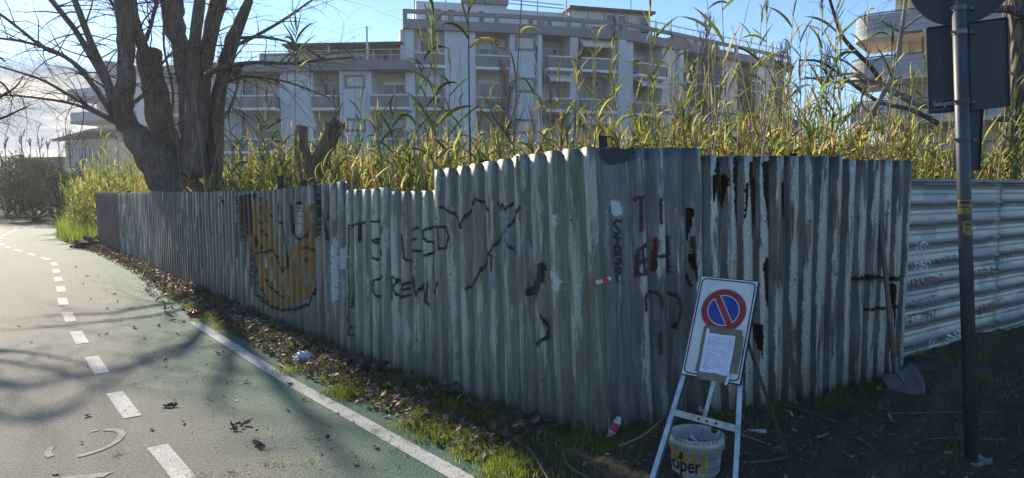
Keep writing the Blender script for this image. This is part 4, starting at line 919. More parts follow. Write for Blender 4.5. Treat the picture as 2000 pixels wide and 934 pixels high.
# furrowed trunk on the right
rb_ = at(1975, 352, 10.5); rb_.z = 0
RT = thing('pine_tree', 'thick furrowed trunk standing behind the ribbed fence at the right edge', 'tree', rb_)
P, r = limb([(1956, 480, 52), (1960, 400, 42), (1968, 330, 32), (1984, 270, 29), (1994, 190, 28), (1997, 100, 28), (1994, 30, 30), (1996, -40, 30), (1990, -160, 28)], 10.5); P, r = smoothpts(P, 5, r)
mb = MB(); mb.tube(P, r, 22, lump=.2); mb.build('trunk', M_pine, RT, True)
for pts, o in [([(2000, 228, 9), (1985, 229, 8), (1968, 232, 7), (1940, 233, 4)], -.2), ([(2000, 30, 10), (1970, 18, 8), (1925, 22, 5), (1890, 30, 3)], -.1), ([(1998, 10, 12), (2030, -60, 10), (2080, -160, 8)], 0), ([(1960, 40, 3), (1900, 70, 3), (1830, 60, 2)], -.2)]:
    P, r = limb(pts, 10.4+o, -.4); P, r = smoothpts(P, 4, r); mb = MB(); mb.tube(P, r, 8, lump=.15); mb.build('branch', M_pine, RT, True)
# pale bare tree sprawling between the reeds on the right
pb = at(1690, 300, 9.3); pb.z = 0
PT = thing('bare_tree', 'pale leafless tree with sprawling branches in front of the rounded balconies', 'tree', pb)
tw = MB()
for i, (pts, o) in enumerate([([(1630, 330, 5.5), (1660, 285, 5), (1700, 225, 5), (1737, 160, 4.5), (1758, 80, 4), (1768, 10, 3.5), (1772, -40, 3)], 0), ([(1640, 330, 4), (1690, 250, 3.5), (1745, 150, 3)], .2), ([(1830, 208, 8), (1790, 200, 7), (1745, 180, 6), (1710, 158, 5), (1680, 158, 3.5), (1630, 160, 2.4), (1570, 150, 1.6)], .4),
                             ([(1830, 240, 5), (1780, 215, 4.4), (1720, 200, 4), (1680, 175, 3.5), (1640, 145, 3), (1600, 120, 2.4), (1560, 118, 1.6)], .3), ([(1720, 160, 5), (1700, 130, 4.5), (1665, 95, 4), (1645, 70, 3.6), (1630, 30, 3), (1615, -20, 2.4)], .5), ([(1740, 178, 3), (1690, 150, 2.6), (1650, 120, 2), (1610, 108, 1.5)], .1),
                             ([(1710, 160, 3), (1670, 145, 2.4), (1620, 150, 2), (1560, 155, 1.2)], -.2), ([(1760, 60, 2.6), (1800, 30, 2), (1830, 20, 1.4)], 0), ([(1700, 225, 2.6), (1682, 200, 2.2), (1690, 170, 2)], 0), ([(1800, 60, 3), (1760, 62, 2.5), (1720, 40, 2)], .2)]):
    P, r = limb(pts, 9.3+o, -.3); P, r = smoothpts(P, 4, r); mb = MB(); mb.tube(P, r, 7, lump=.12); mb.build('trunk' if i == 0 else 'branch', M_pale if i not in (4, 3) else M_twig, PT, True)
    twig_tubes(tw, P, r, 2, rng, 5, .6, .1, .1)
tw.build('twigs', M_pale, PT)['kind'] = 'stuff'
# bare branches reaching in from the left edge and the slim leafless trees further back
et = at(-110, 300, 12); et.z = 0
ET = thing('bare_tree', 'fine bare branches reaching in at the left edge of the photo', 'tree', et)
tw = MB(); mb = MB(); P, r = limb([(-150, 420, 24), (-140, 250, 18), (-120, 100, 14), (-90, -60, 9)], 12); mb.tube(P, r, 10, lump=.15); mb.build('trunk', M_bark, ET, True)
for pts in ([(-130, 250, 6), (-60, 215, 4), (0, 190, 2.5), (30, 170, 1.5), (45, 150, 1)], [(-130, 200, 6), (-50, 150, 4), (0, 160, 2), (25, 190, 1.4)], [(-140, 300, 6), (-60, 245, 4), (0, 232, 2.4), (38, 215, 1.4), (60, 205, .8)], [(-130, 150, 5), (-50, 90, 3), (10, 120, 1.6)]):
    P, r = limb(pts, 12, -.3); P, r = smoothpts(P, 4, r); mb = MB(); mb.tube(P, r, 6); mb.build('branch', M_twig, ET, True); twig_tubes(tw, P, r, 2, rng, 14, .7, .3, .1)
tw.build('twigs', M_twig, ET)['kind'] = 'stuff'
def slim_tree(px, ytop, Y, w, n, mat, lab, seed, group=None):
    """upright leafless poplar: a thin stem with steep fine branches"""
    rg = random.Random(seed); b = at(px, 367, Y); b.z = 0; top = at(px, ytop, Y).z; t = thing('slim_bare_tree', lab, 'tree', b, group)
    P = smoothpts([b, b+Vector((rg.uniform(-.1, .1), 0, top*.5)), b+Vector((rg.uniform(-.2, .2), 0, top))], 6); r = [max(.006, .05*(1-i/len(P))*Y/30) for i in range(len(P))]
    mb = MB(); mb.tube(P, r, 6); mb.build('trunk', mat, t); mb = MB(); wr = w/F*Y
    for _ in range(n):
        z = top*rg.uniform(.15, .92); a = rg.uniform(0, 6.28); l = (top-z)*rg.uniform(.25, .6)+wr*.8; p = b+Vector((0, 0, z)); d = Vector((math.cos(a)*.35, math.sin(a)*.35, 1)).normalized(); pts = [p]
        for k in range(4): d = (d+Vector((rg.gauss(0, .12), rg.gauss(0, .12), .1))).normalized(); pts.append(pts[-1]+d*l/4)
        mb.tube(pts, [.0005*Y*(1-k/5)+.0002*Y for k in range(5)], 3, cap=False)
        for k in (1, 2, 3):
            for _ in range(2):
                e = pts[k]; d2 = (d+Vector((rg.gauss(0, .5), rg.gauss(0, .5), rg.gauss(0, .3)))).normalized(); mb.tube([e, e+d2*l*.2, e+d2*l*.34+Vector((0, 0, l*.04))], [.0004*Y, .0003*Y, .00018*Y], 3, cap=False)
    mb.build('twigs', mat, t)['kind'] = 'stuff'
slim_tree(985, 118, 30, 26, 70, M_red, 'wispy leafless sapling in front of the grey block, left of the centre loggia', 51)
slim_tree(1372, 20, 34, 26, 60, M_red, 'tall wispy leafless tree at the right end of the grey block', 52)
slim_tree(1522, 70, 36, 22, 50, M_red, 'thin leafless tree against the sky beyond the end of the grey block', 53)
slim_tree(1608, 86, 33, 26, 30, M_twig, 'dark fine-twigged leafless tree in the gap left of the rounded balconies', 54)
slim_tree(1455, 150, 33, 30, 60, M_red, 'leafless thicket tree in front of the receding right end of the grey block', 55)
ORD = ['first', 'second', 'third', 'fourth', 'fifth', 'sixth', 'seventh', 'eighth', 'ninth', 'tenth', 'eleventh', 'twelfth', 'thirteenth', 'fourteenth', 'fifteenth']
SAP = [(14, 262), (46, 246), (80, 236), (98, 268), (118, 250), (140, 238), (166, 255), (62, 270), (28, 286)]
for i, (px, yt) in enumerate(SAP):
    lab_ = ORD[sorted(q[0] for q in SAP).index(px)]+' thin leafless sapling from the left above the dark far bushes'
    slim_tree(px, yt, 40+i % 3*2, 8, 7, M_red, lab_, 60+i, 'saplings above the far left bushes')
# ------------------------------------------------------------------ leaves and reeds
def leaf_mat(name, stops, transl=.5, rough=.5, objrand=False):
    m, T = newmat(name)
    fac = T.n('ShaderNodeObjectInfo').outputs['Random'] if objrand else T.n('ShaderNodeAttribute', {'attribute_name': 'tint'}).outputs['Fac']
    rp = T.n('ShaderNodeValToRGB', None, Fac=fac); e = rp.color_ramp.elements
    while len(e) < len(stops): e.new(.5)
    for k, (p, c) in enumerate(stops): e[k].position = p; e[k].color = (*c, 1)
    nz = T.noise(T.n('ShaderNodeTexCoord').outputs['Object'], 3.0, 3, .6); col = T.mix(T.step(nz, .3, .7), T.mix(.35, rp.outputs[0], (0.02, 0.02, 0.008)), rp.outputs[0])
    def ex(T, b):
        hv = T.n('ShaderNodeHueSaturation', None, Color=col, Value=2.7, Saturation=1.08)
        tr = T.n('ShaderNodeBsdfTranslucent', None, Color=hv); return T.n('ShaderNodeMixShader', None, i0=transl, i1=b, i2=tr).outputs[0]
    return finish(m, T, col, rough, spec=.35, extra=ex)
REED = [(0, (.07, .115, .026)), (.3, (.145, .18, .036)), (.55, (.25, .245, .07)), (.78, (.36, .31, .13)), (1, (.38, .30, .18))]
M_reed = leaf_mat('reed_leaf', REED, .6); M_reed1 = leaf_mat('single_reed_leaf', [(0, (.07, .10, .028)), (.4, (.13, .155, .036)), (.75, (.23, .22, .06)), (1, (.30, .23, .11))], .58, .45, True)
M_cane = simple('reed_cane', (.26, .22, .12), (.16, .14, .07), 6, .6, rnd=.3); M_cane2 = simple('brown_cane', (.17, .12, .075), (.10, .07, .05), 6, .7)
M_plume = simple('reed_plume', (.26, .20, .14), (.16, .12, .09), 20, .9)
def leaf_template(arch, ns=5, fold=.25, seed=0):
    """unit leaf along +x: base at 0, tip drooping by arch; returns verts and quads"""
    v = []; f = []; ang = 1.0; x = z = 0
    for i in range(ns+1):
        t = i/ns; w = .5*(min(1, .55+t*3)*(1-t)**.75 if i < ns else .02)
        v += [(x, -w, z+fold*w), (x, 0, z-fold*w*.2), (x, w, z+fold*w)]
        a = ang-arch*t**1.3; x += math.cos(a)/ns; z += math.sin(a)/ns
        if i: k = 3*i; f += [(k-3, k-2, k+1, k), (k-2, k-1, k+2, k+1)]
    return np.array(v), np.array(f)
TEMPL = [leaf_template(a) for a in (.1, .4, .75, 1.15, 1.9)]
def leaf_cloud(name, pos, azm, tilt, length, width, tint, templ, mat, parent=None, loc=None, ns=None):
    """many leaves in one mesh (arrays)"""
    tv, tf = templ; n = len(pos); k = len(tv)
    x = tv[None, :, 0]*length[:, None]; y = tv[None, :, 1]*width[:, None]; z = tv[None, :, 2]*length[:, None]
    ct, st = np.cos(tilt)[:, None], np.sin(tilt)[:, None]; x, z = x*ct-z*st, x*st+z*ct
    ca, sa = np.cos(azm)[:, None], np.sin(azm)[:, None]
    V = np.stack([pos[:, 0, None]+x*ca-y*sa, pos[:, 1, None]+x*sa+y*ca, pos[:, 2, None]+z], -1).reshape(-1, 3)
    Fq = (tf[None]+(np.arange(n)*k)[:, None, None]).reshape(-1, tf.shape[1])
    o = mesh_obj(name, V, Fq, mat, parent, loc=loc)
    o.data.attributes.new('tint', 'FLOAT', 'POINT').data.foreach_set('value', np.repeat(tint, k).astype(np.float32))
    return o
def merge(a, b):
    return np.concatenate([a, b])
def thicket(name, bases, H, rs, mat, label, tint0=.5, leaves=20, llen=.30, lw=.0145, stems=True, tspread=.25, zmin=.15):
    H = H*np.array([.86+.34*mnoise.noise(Vector((p[0]*.8, p[1]*.8, 3.3))) for p in bases])+.08
    n = len(bases); lean = rs.normal(0, .10, (n, 2)); ct = np.clip(rs.normal(tint0, tspread, n), 0, 1)
    cnt = leaves; idx = np.repeat(np.arange(n), cnt); t = rs.uniform(zmin, 1.0, len(idx))
    base = bases[idx]; h = H[idx]
    pos = np.c_[base[:, 0]+lean[idx, 0]*h*t**1.6, base[:, 1]+lean[idx, 1]*h*t**1.6, base[:, 2]+h*t]
    azm = rs.uniform(0, 2*np.pi, len(idx)); tilt = rs.normal(0, .25, len(idx))+np.where(t > .85, .35, 0.0)
    L = llen*rs.uniform(.6, 1.35, len(idx))*(1-.35*t); Wd = lw*rs.uniform(.7, 1.3, len(idx)); ti = np.clip(ct[idx]+rs.normal(0, .12, len(idx))+np.where(t < .4, .22, 0), 0, 1)
    which = rs.randint(0, 5, len(idx)); VV = []; FF = []; TT = []; off = 0
    for w_ in range(5):
        m = which == w_; tv, tf = TEMPL[w_]; k = len(tv); q = m.sum()
        x = tv[None, :, 0]*L[m][:, None]; y = tv[None, :, 1]*Wd[m][:, None]; z = tv[None, :, 2]*L[m][:, None]
        a, b = np.cos(tilt[m])[:, None], np.sin(tilt[m])[:, None]; x, z = x*a-z*b, x*b+z*a; a, b = np.cos(azm[m])[:, None], np.sin(azm[m])[:, None]
        VV.append(np.stack([pos[m][:, 0, None]+x*a-y*b, pos[m][:, 1, None]+x*b+y*a, pos[m][:, 2, None]+z], -1).reshape(-1, 3))
        FF.append((tf[None]+(np.arange(q)*k)[:, None, None]).reshape(-1, 4)+off); TT.append(np.repeat(ti[m], k)); off += q*k
    if stems:
        c = np.array([[-1, -.6], [1, -.6], [0, 1.1]]); tt = np.array([0, .35, .7, 1.0]); r = np.array([.009, .008, .006, .002])
        X = bases[:, None, None, 0]+lean[:, 0, None, None]*H[:, None, None]*tt[None, :, None]**1.6+c[None, None, :, 0]*r[None, :, None]
        Yy = bases[:, None, None, 1]+lean[:, 1, None, None]*H[:, None, None]*tt[None, :, None]**1.6+c[None, None, :, 1]*r[None, :, None]
        Z = np.broadcast_to(bases[:, None, None, 2]+H[:, None, None]*tt[None, :, None], X.shape)
        VV.append(np.stack([X, Yy, Z], -1).reshape(-1, 3)); fs = [(3*i+j, 3*i+(j+1) % 3, 3*i+3+(j+1) % 3, 3*i+3+j) for i in range(3) for j in range(3)]
        FF.append((np.array(fs)[None]+(np.arange(n)*12)[:, None, None]).reshape(-1, 4)+off); TT.append(np.repeat(np.clip(ct+.3, 0, 1), 12))
    o = mesh_obj(name, np.concatenate(VV), np.concatenate(FF), mat)
    o.data.attributes.new('tint', 'FLOAT', 'POINT').data.foreach_set('value', np.concatenate(TT).astype(np.float32))
    tag(o, label, 'reeds', kind='stuff'); return o
rs = np.random.RandomState(3)
def behind(line, n, s0, s1, d0, d1, pw=1.0):
    s = rs.uniform(s0, s1, n); d = d0+(d1-d0)*rs.uniform(0, 1, n)**pw; x, y, nx, ny = line.ev(s); return np.c_[x-nx*d, y-ny*d, np.zeros(n)], s, d
# reeds behind the long fence
B, s, d = behind(FL, 2300, 0.2, 9.5, .35, 6.5)
thicket('reed_thicket', B, np.clip(1.58+.07*d+rs.normal(0, .30, len(B))+.5*(rs.uniform(0, 1, len(B)) > .9), 1.1, 3.2), rs, M_reed, 'dense yellow-green reeds behind the long path fence', .54)
B, s, d = behind(FL, 1700, 9.0, 21.5, .35, 8)
thicket('reed_thicket', B, np.clip(1.85+.14*d+rs.normal(0, .3, len(B)), 1.2, 3.6), rs, M_reed, 'yellowish reeds around the big tree behind the far end of the path fence', .54)
# reeds behind the corner and the right-hand fences
B = np.c_[rs.uniform(.9, 8.6, 2300), rs.uniform(0, 1, 2300), np.zeros(2300)]
B[:, 1] = np.maximum(4.95+(B[:, 0]-.63)*.56, np.where(B[:, 0] > 3.3, 6.75+(B[:, 0]-3.6)*.71, 0))+.4+5.2*rs.uniform(0, 1, len(B))
thicket('reed_thicket', B, np.clip(1.72+.06*(B[:, 1]-6)+rs.normal(0, .30, len(B))+.6*(rs.uniform(0, 1, len(B)) > .9), 1.2, 3.4), rs, M_reed, 'dense yellow-green reeds behind the corner and the ribbed fence', .54)
# tall rank growth between the end of the fence and the dark bushes
B = np.c_[rs.uniform(-24.5, -13.6, 1500), rs.uniform(22.5, 33, 1500), np.zeros(1500)]; B = B[path_dist(B[:, 0], B[:, 1]) > 1.9]
thicket('reed_thicket', B, np.clip(2.1+rs.normal(0, .45, len(B))+.09*(B[:, 0]+19)-.2, .8, 3.6), rs, M_reed, 'tall brownish weeds beyond the end of the path fence', .36, leaves=12, llen=.38, lw=.032, tspread=.34)
# ---- bare dry canes standing in the thicket
mb = MB(); rg = random.Random(77)
for k in range(420):
    if k % 2: s = rg.uniform(.3, 15); x, y, nx, ny = FL.ev(s); d = rg.uniform(.4, 5); x -= nx*d; y -= ny*d
    else: x = rg.uniform(.9, 8.5); y = max(4.95+(x-.63)*.56, 6.75+(x-3.6)*.71 if x > 3.3 else 0)+rg.uniform(.4, 4.5)
    h = rg.uniform(1.7, 3.0)+.04*y; a, b = rg.gauss(0, .13), rg.gauss(0, .13); P = [Vector((x, y, 0)), Vector((x+a*h*.4, y+b*h*.4, h*.5)), Vector((x+a*h, y+b*h, h))]; mb.tube(P, [.008, .0065, .003], 4, cap=False)
tag(mb.build('dry_canes', simple('straw_cane', (.42, .36, .24), (.28, .23, .15), 6, .7)), 'pale dry reed canes standing among the green reeds', 'canes', kind='stuff')
# ---- single tall reeds
def reed_leaf_mesh(k):
    tv, tf = TEMPL[k]; me = bpy.data.meshes.new('reed_leaf'); v = tv.copy(); v[:, 1] *= .048
    me.from_pydata(v.tolist(), [], tf.tolist()); me.update(); me.materials.append(M_reed1); return me
LEAF = [reed_leaf_mesh(k) for k in range(5)]
nr_ = [0]
def reed(px, tx, ty, Y, label, group=None, n=16, lo=.35, ll=.55, plume=False, mat=None, bare=False, rad=.011):
    rg = random.Random(100+nr_[0]); nr_[0] += 1
    b = at(px, 340, Y); b.z = 0; tp = at(tx, ty, Y+rg.uniform(-.2, .2)); root = thing('reed', label, 'reed', b, group)
    mid = b.lerp(tp, .55)+Vector(((b.x-tp.x)*.12+rg.uniform(-.04, .04), rg.uniform(-.05, .05), 0)); P = smoothpts([b, mid, tp], 7)
    mb = MB(); mb.tube(P, [rad*(1-.75*i/(len(P)-1)) for i in range(len(P))], 6); mb.build('stem', mat or M_cane, root)
    for j in range(n):
        t = lo+(1-lo)*(j+rg.random()*.6)/n; q = t*(len(P)-1); i = min(int(q), len(P)-2); p = P[i].lerp(P[i+1], q-i)
        o = link(bpy.data.objects.new('leaf', LEAF[rg.choice([0, 0, 1, 1, 1, 2, 2, 3, 4] if not bare else [3, 4, 4])])); o.parent = root; o.location = p-b
        s_ = ll*rg.uniform(.65, 1.25)*(1.0-.35*max(0, t-.8)/.2); o.scale = (s_, s_*rg.uniform(.8, 1.3), s_)
        o.rotation_euler = (rg.uniform(-.5, .5), rg.gauss(.0, .22)-(.45 if t > .9 else 0), (j*2.4+rg.uniform(-.5, .5)) if True else 0); ORG[o] = b
    if plume:
        d = (P[-1]-P[-2]).normalized(); mb = MB()
        for k in range(26):
            a = rg.uniform(0, 6.28); z = rg.uniform(0, .34); q = P[-1]+d*z*.9; r_ = .028*(1-z/.4)+.008; e = q+Vector((math.cos(a)*r_, math.sin(a)*r_, .07)); mb.tube([q, e], [.006, .002], 3, cap=False)
        mb.tube([P[-1]-d*.02, P[-1]+d*.38], [.006, .002], 4); mb.build('plume', M_plume, root)
    return root
reed(572, 578, 40, 11.2, 'tall single reed with drooping leaf tuft right of the big bare tree', n=16, lo=.74, ll=.5)
reed(927, 914, -50, 7.6, 'thick brown bare reed cane rising past the top left of the grey block', n=7, lo=.72, ll=.6, mat=M_cane2, bare=True, rad=.017)
reed(988, 1021, -50, 8.0, 'leaning brown reed cane nearly bare, in front of the middle loggias', n=5, lo=.3, ll=.5, mat=M_cane2, rad=.014)
reed(1436, 1408, -60, 8.0, 'tall slim cane running past the sky right of the grey block', n=8, lo=.45, ll=.45)
reed(1420, 1378, -30, 8.3, 'leaning cane with a brown seed head left of the slim tall cane', n=7, lo=.5, ll=.4, plume=True)
reed(858, 845, 8, 8.6, 'bushy dark reed before the grey block, left of the thick brown cane', n=20, lo=.4, ll=.52)
reed(1282, 1268, 18, 7.8, 'tall leafy reed with a forked tip in front of the dark roof edge', n=18, lo=.4, ll=.45)
reed(1626, 1635, 10, 8.6, 'tall leafy reed just left of the rounded balconies', n=18, lo=.4, ll=.42)
G = 'tall leafy reeds rising above the thicket'
tall = [(835, 826, 70, 9.2), (872, 880, 120, 9.0), (802, 815, 150, 10), (1040, 1046, 150, 8.5), (1005, 958, 190, 9), (1100, 1128, 105, 8.2), (1146, 1168, 62, 8.6), (1180, 1198, 85, 9), (1118, 1092, 140, 9), (1318, 1312, 60, 8.6), (1346, 1341, 118, 9), (1362, 1378, 130, 9.5), (1212, 1200, 160, 8.8),
        (1458, 1488, 18, 8.2), (1474, 1466, 60, 8.5), (1500, 1498, 24, 8.5), (1516, 1512, 105, 9), (1532, 1552, -5, 8.8), (1570, 1562, 60, 9), (1600, 1606, 20, 8.6), (1655, 1642, 60, 9), (1682, 1694, 30, 9.4), (1745, 1742, 70, 9), (1796, 1802, 120, 10), (1790, 1780, 150, 9.6),
        (650, 655, 205, 11), (520, 508, 230, 12), (500, 520, 205, 12.5), (690, 706, 190, 11), (740, 745, 230, 10), (770, 766, 215, 10), (1060, 1075, 215, 9), (1236, 1244, 180, 9), (1420, 1428, 150, 9), (1400, 1392, 190, 9.4), (1545, 1540, 150, 9), (1590, 1580, 190, 9.4), (1850, 1856, 190, 10.5), (1980, 1985, 120, 9.2), (1930, 1925, 215, 9.5), (1992, 1998, 200, 9.0),
        (470, 474, 250, 13), (455, 448, 235, 13), (1720, 1735, 175, 9.4), (905, 900, 200, 9), (945, 938, 215, 8.8), (550, 548, 262, 12), (230, 226, 236, 19), (212, 205, 250, 20), (200, 196, 262, 21), (250, 252, 268, 18), (182, 190, 280, 22)]
ZONES = [(300, 'the far end of the path fence'), (585, 'the orange graffiti'), (855, 'the low panels with black lettering'), (1170, 'the tall corner panels'), (1372, 'the red letters'), (1520, 'the rust-stained sheets'), (1700, 'the sheets by the shovel'), (3000, 'the cream ribbed fence')]
def zone(px): return next(k for k, z in enumerate(ZONES) if px < z[0])
def reed_label(px):
    k = zone(px); xs = sorted(q[1] for q in tall if zone(q[1]) == k); return ORD[xs.index(px)]+' tall leafy reed from the left above '+ZONES[k][1]
for i, (a, b, c, Y) in enumerate(tall): reed(a, b, c, Y, reed_label(b), G, n=random.choice([12, 14, 17]), lo=.38, ll=.39*min(1.1, Y/9), plume=i % 4 == 3)

# ------------------------------------------------------------------ dark bushes at the bend of the path
M_bush = leaf_mat('bush_leaf', [(0, (.014, .036, .014)), (.6, (.028, .056, .020)), (1, (.055, .075, .03))], .12, .95)
QUAD = (np.array([(0, -.5, 0), (.5, -.42, .1), (1, 0, 0), (.5, .42, .1), (0, .5, 0)])*[1, .6, 1], np.array([(0, 1, 2, 3)]))
def bush(c, r, h, n, label, seed, size=.16, mat=None, group=None):
    q = np.random.RandomState(seed); t = thing('bush', label, 'bush', (c[0], c[1], 0), group)
    k = 26; cc = np.c_[q.uniform(-1, 1, k)*r*.85, q.uniform(-1, 1, k)*r*.6, q.uniform(.15, 1, k)**.8*h*.82]; cr = q.uniform(.25, .5, k)*r*.75
    i = q.randint(0, k, n); dv = q.normal(0, 1, (n, 3)); dv /= np.linalg.norm(dv, axis=1)[:, None]; p = cc[i]+dv*(cr[i]*q.uniform(.6, 1.05, n))[:, None]; p[:, 2] = np.abs(p[:, 2])+.03
    leaf_cloud('foliage', p+np.array([c[0], c[1], 0]), q.uniform(0, 6.28, n), q.normal(0, .7, n), size*q.uniform(.6, 1.5, n), size*.6*q.uniform(.6, 1.4, n), np.clip(q.normal(.45, .25, n), 0, 1), (QUAD[0], np.array([(0, 1, 2, 3)])), mat or M_bush, t)
    mb = MB()
    for a in range(6): e = cc[a]; mb.tube([Vector((c[0], c[1], 0)), Vector((c[0]+e[0]*.5, c[1]+e[1]*.5, e[2]*.6)), Vector((c[0]+e[0], c[1]+e[1], e[2]))], [.05, .03, .012], 5)
    mb.build('stems', M_twig, t)['kind'] = 'stuff'
bl_ = [(10, 40, 2.6, 3.2, 'leftmost dark bush at the far bend of the path'), (62, 37, 2.5, 3.1, 'dark rounded bush in front of the pale shed at the path bend'), (112, 35, 2.2, 2.9, 'dark bush below the far low house'), (152, 33, 1.8, 2.5, 'smaller dark bush at the edge of the brown weeds'), (-60, 42, 3.2, 3.6, 'dark bush partly cut by the left edge beside the path'), (40, 44, 3.0, 3.7, 'tall dark bush behind the others at the bend')]
for i, (px, Y, r, h, lab) in enumerate(bl_): c = at(px, 367, Y); bush((c.x, c.y), r, h, 5200, lab, 80+i)
# rank green grass at the bend, before the bushes
def blades(name, P, H, az, wid, tint, mat, label, bend=.5, cat='grass', rs=rs):
    n = len(P); t = np.array([0, .5, 1.0]); b = bend*rs.uniform(.2, 1.2, n)
    dx, dy = np.cos(az), np.sin(az); V = np.empty((n, 5, 3))
    for k, tt in enumerate(t):
        c = P+np.c_[dx*b*H*tt**2, dy*b*H*tt**2, H*(tt-.25*b*tt**2)]
        s_ = (wid*(1-tt*.7))[:, None]*np.c_[-dy, dx, np.zeros(n)]
        if k < 2: V[:, 2*k] = c-s_; V[:, 2*k+1] = c+s_
        else: V[:, 4] = c
    me = np.arange(n)[:, None]*5
    q = np.concatenate([me+np.array([[0, 1, 3]]), me+np.array([[0, 3, 2]]), me+np.array([[2, 3, 4]])])
    o = mesh_obj(name, V.reshape(-1, 3), q, mat); o.data.attributes.new('tint', 'FLOAT', 'POINT').data.foreach_set('value', np.repeat(tint, 5).astype(np.float32))
    return tag(o, label, cat, kind='stuff')
M_grass = leaf_mat('grass_blade', [(0, (.06, .10, .016)), (.55, (.15, .19, .028)), (1, (.27, .24, .08))], .5, .5)
n = 14000; P = np.c_[rs.uniform(-20, -11.5, n), rs.uniform(19.5, 31, n), np.zeros(n)]; dd = path_dist(P[:, 0], P[:, 1]); P = P[(dd > 1.55) & (dd < 3.6)]; n = len(P)
blades('tall_grass', P, rs.uniform(.25, .8, n), rs.uniform(0, 6.28, n), rs.uniform(.006, .013, n), np.clip(rs.normal(.4, .25, n), 0, 1), M_grass, 'bright green grass beside the path at the end of the fence')
# ------------------------------------------------------------------ verge: litter, grass tufts, sticks
M_litter = leaf_mat('dead_leaf_litter', [(0, (.06, .048, .038)), (.5, (.14, .105, .078)), (.8, (.25, .195, .145)), (1, (.42, .36, .29))], .15, .6)
LT = (np.array([(0, 0, 0), (.3, -.26, .06), (.3, .26, .10), (.68, -.24, .05), (.68, .22, .12), (1, 0, .22), (.34, 0, -.02), (.7, 0, .0)]), np.array([(0, 1, 6, 2), (1, 3, 7, 6), (6, 7, 4, 2), (3, 5, 4, 7)]))
def verge(n, s0, s1, pw=1.0, lo=.03, hi=1.0):
    """points on the strip between the path's soil edge and the long fence"""
    s = s0+(s1-s0)*rs.uniform(0, 1, n)**pw; x, y, nx, ny = FL.ev(s); px_ = path_dist(x, y); wdt = np.clip(px_-(EDGE+.12), .25, 3)
    f = lo+(hi-lo)*rs.uniform(0, 1, n); P = np.c_[x+nx*wdt*f, y+ny*wdt*f]; return np.c_[P, np.maximum(hgt(P[:, 0], P[:, 1]), 0.0)], s, f
A, s1_, f1_ = verge(7000, .3, 8.5, 1.0); keep = (np.sin(A[:, 0]*4.1+A[:, 1]*2.3)+np.sin(A[:, 0]*9.7-A[:, 1]*7.9)+rs.normal(0, .7, len(A)) > -.35) | (f1_ > .55); A = A[keep]
B_, s2_, f2_ = verge(7500, 8, 21.0, .9, .03, 1.15)
C_, s3_, f3_ = verge(900, 6, 19.0, .9, 1.0, 1.7)
D_ = np.c_[rs.uniform(.2, 5.6, 3200), rs.uniform(3.3, 7.4, 3200)]; D_ = D_[(D_[:, 1] < 4.55+(D_[:, 0]-.63)*.5) & (path_dist(D_[:, 0], D_[:, 1]) > 1.6)]; D_ = np.c_[D_, hgt(D_[:, 0], D_[:, 1])]
P = np.concatenate([A, B_, C_, D_]); n = len(P); P[:, 2] += rs.uniform(.004, .03, n)+np.r_[.05*np.sin(np.pi*np.clip(f1_[keep], 0, 1))*rs.uniform(0, 1, len(A)), .07*np.sin(np.pi*np.clip(f2_, 0, 1))*rs.uniform(0, 1, len(B_)), np.zeros(len(C_)+len(D_))]
sz = np.concatenate([rs.uniform(.025, .075, len(A)), rs.uniform(.04, .11, len(B_)), rs.uniform(.03, .08, len(C_)), rs.uniform(.012, .055, len(D_))])
def litter(name, P, sz, label, tint, mat=M_litter, tilt=.45):
    n = len(P); o = leaf_cloud(name, P, rs.uniform(0, 6.28, n), rs.normal(0, tilt, n), sz, sz*rs.uniform(.7, 1.5, n), tint, LT, mat); return tag(o, label, 'leaves', kind='stuff')
litter('dead_leaves', P, sz, 'dry curled dead leaves piled between the path and the long fence', np.clip(rs.beta(1.6, 2.2, n), 0, 1))
# grass on the verge, in tufts
def tufts(centres, n_each, spread, h, rs=rs):
    c = np.repeat(np.asarray(centres), n_each, 0); q = c[:, :2]+rs.normal(0, spread, (len(c), 2)); return np.c_[q, np.maximum(hgt(q[:, 0], q[:, 1]), 0)-.005], h*rs.uniform(.4, 1.2, len(c))
spots = [(880, 838), (905, 800), (860, 815), (930, 865), (945, 850), (845, 845), (985, 920), (1000, 905), (830, 790), (690, 772), (650, 740), (600, 700), (740, 745), (620, 690), (560, 655), (780, 740), (720, 690), (700, 780), (1010, 862), (890, 860), (915, 880), (800, 820), (480, 650), (440, 640), (400, 620), (380, 600), (520, 670), (960, 925), (760, 770), (350, 585), (420, 625), (870, 795), (640, 770), (1000, 930), (580, 725), (820, 835), (935, 820), (850, 828), (865, 850), (830, 815), (970, 905)]
cen = []
for p in spots:
    g = ground(*p)
    for k in range(4): cen.append((g.x+rs.normal(0, .07), g.y+rs.normal(0, .07)))
Pg, Hg = tufts(cen, 80, .06, .052); Pg[:, 2] += .015; n = len(Pg)
blades('grass_tufts', Pg, Hg, rs.uniform(0, 6.28, n), rs.uniform(.0016, .0034, n), np.clip(rs.normal(.5, .22, n), 0, 1), M_grass, 'short sunlit green grass tufts on the verge beside the white line', .7)
A2, _, _ = verge(420, .2, 11, 1.0, .0, 1.0); Pg, Hg = tufts(A2[:, :2], 30, .07, .05); Pg[:, 2] += .02; n = len(Pg)
blades('grass_tufts', Pg, Hg, rs.uniform(0, 6.28, n), rs.uniform(.0014, .003, n), np.clip(rs.normal(.35, .25, n), 0, 1), M_grass, 'scattered grass and weeds in the leaf litter along the long fence', .8)
q = [FR.ev(s) for s in np.linspace(.05, FR.L-.1, 60)]; cc = [(x+nx*rs.uniform(.06, .4), y+ny*rs.uniform(.06, .4)) for x, y, nx, ny in q]
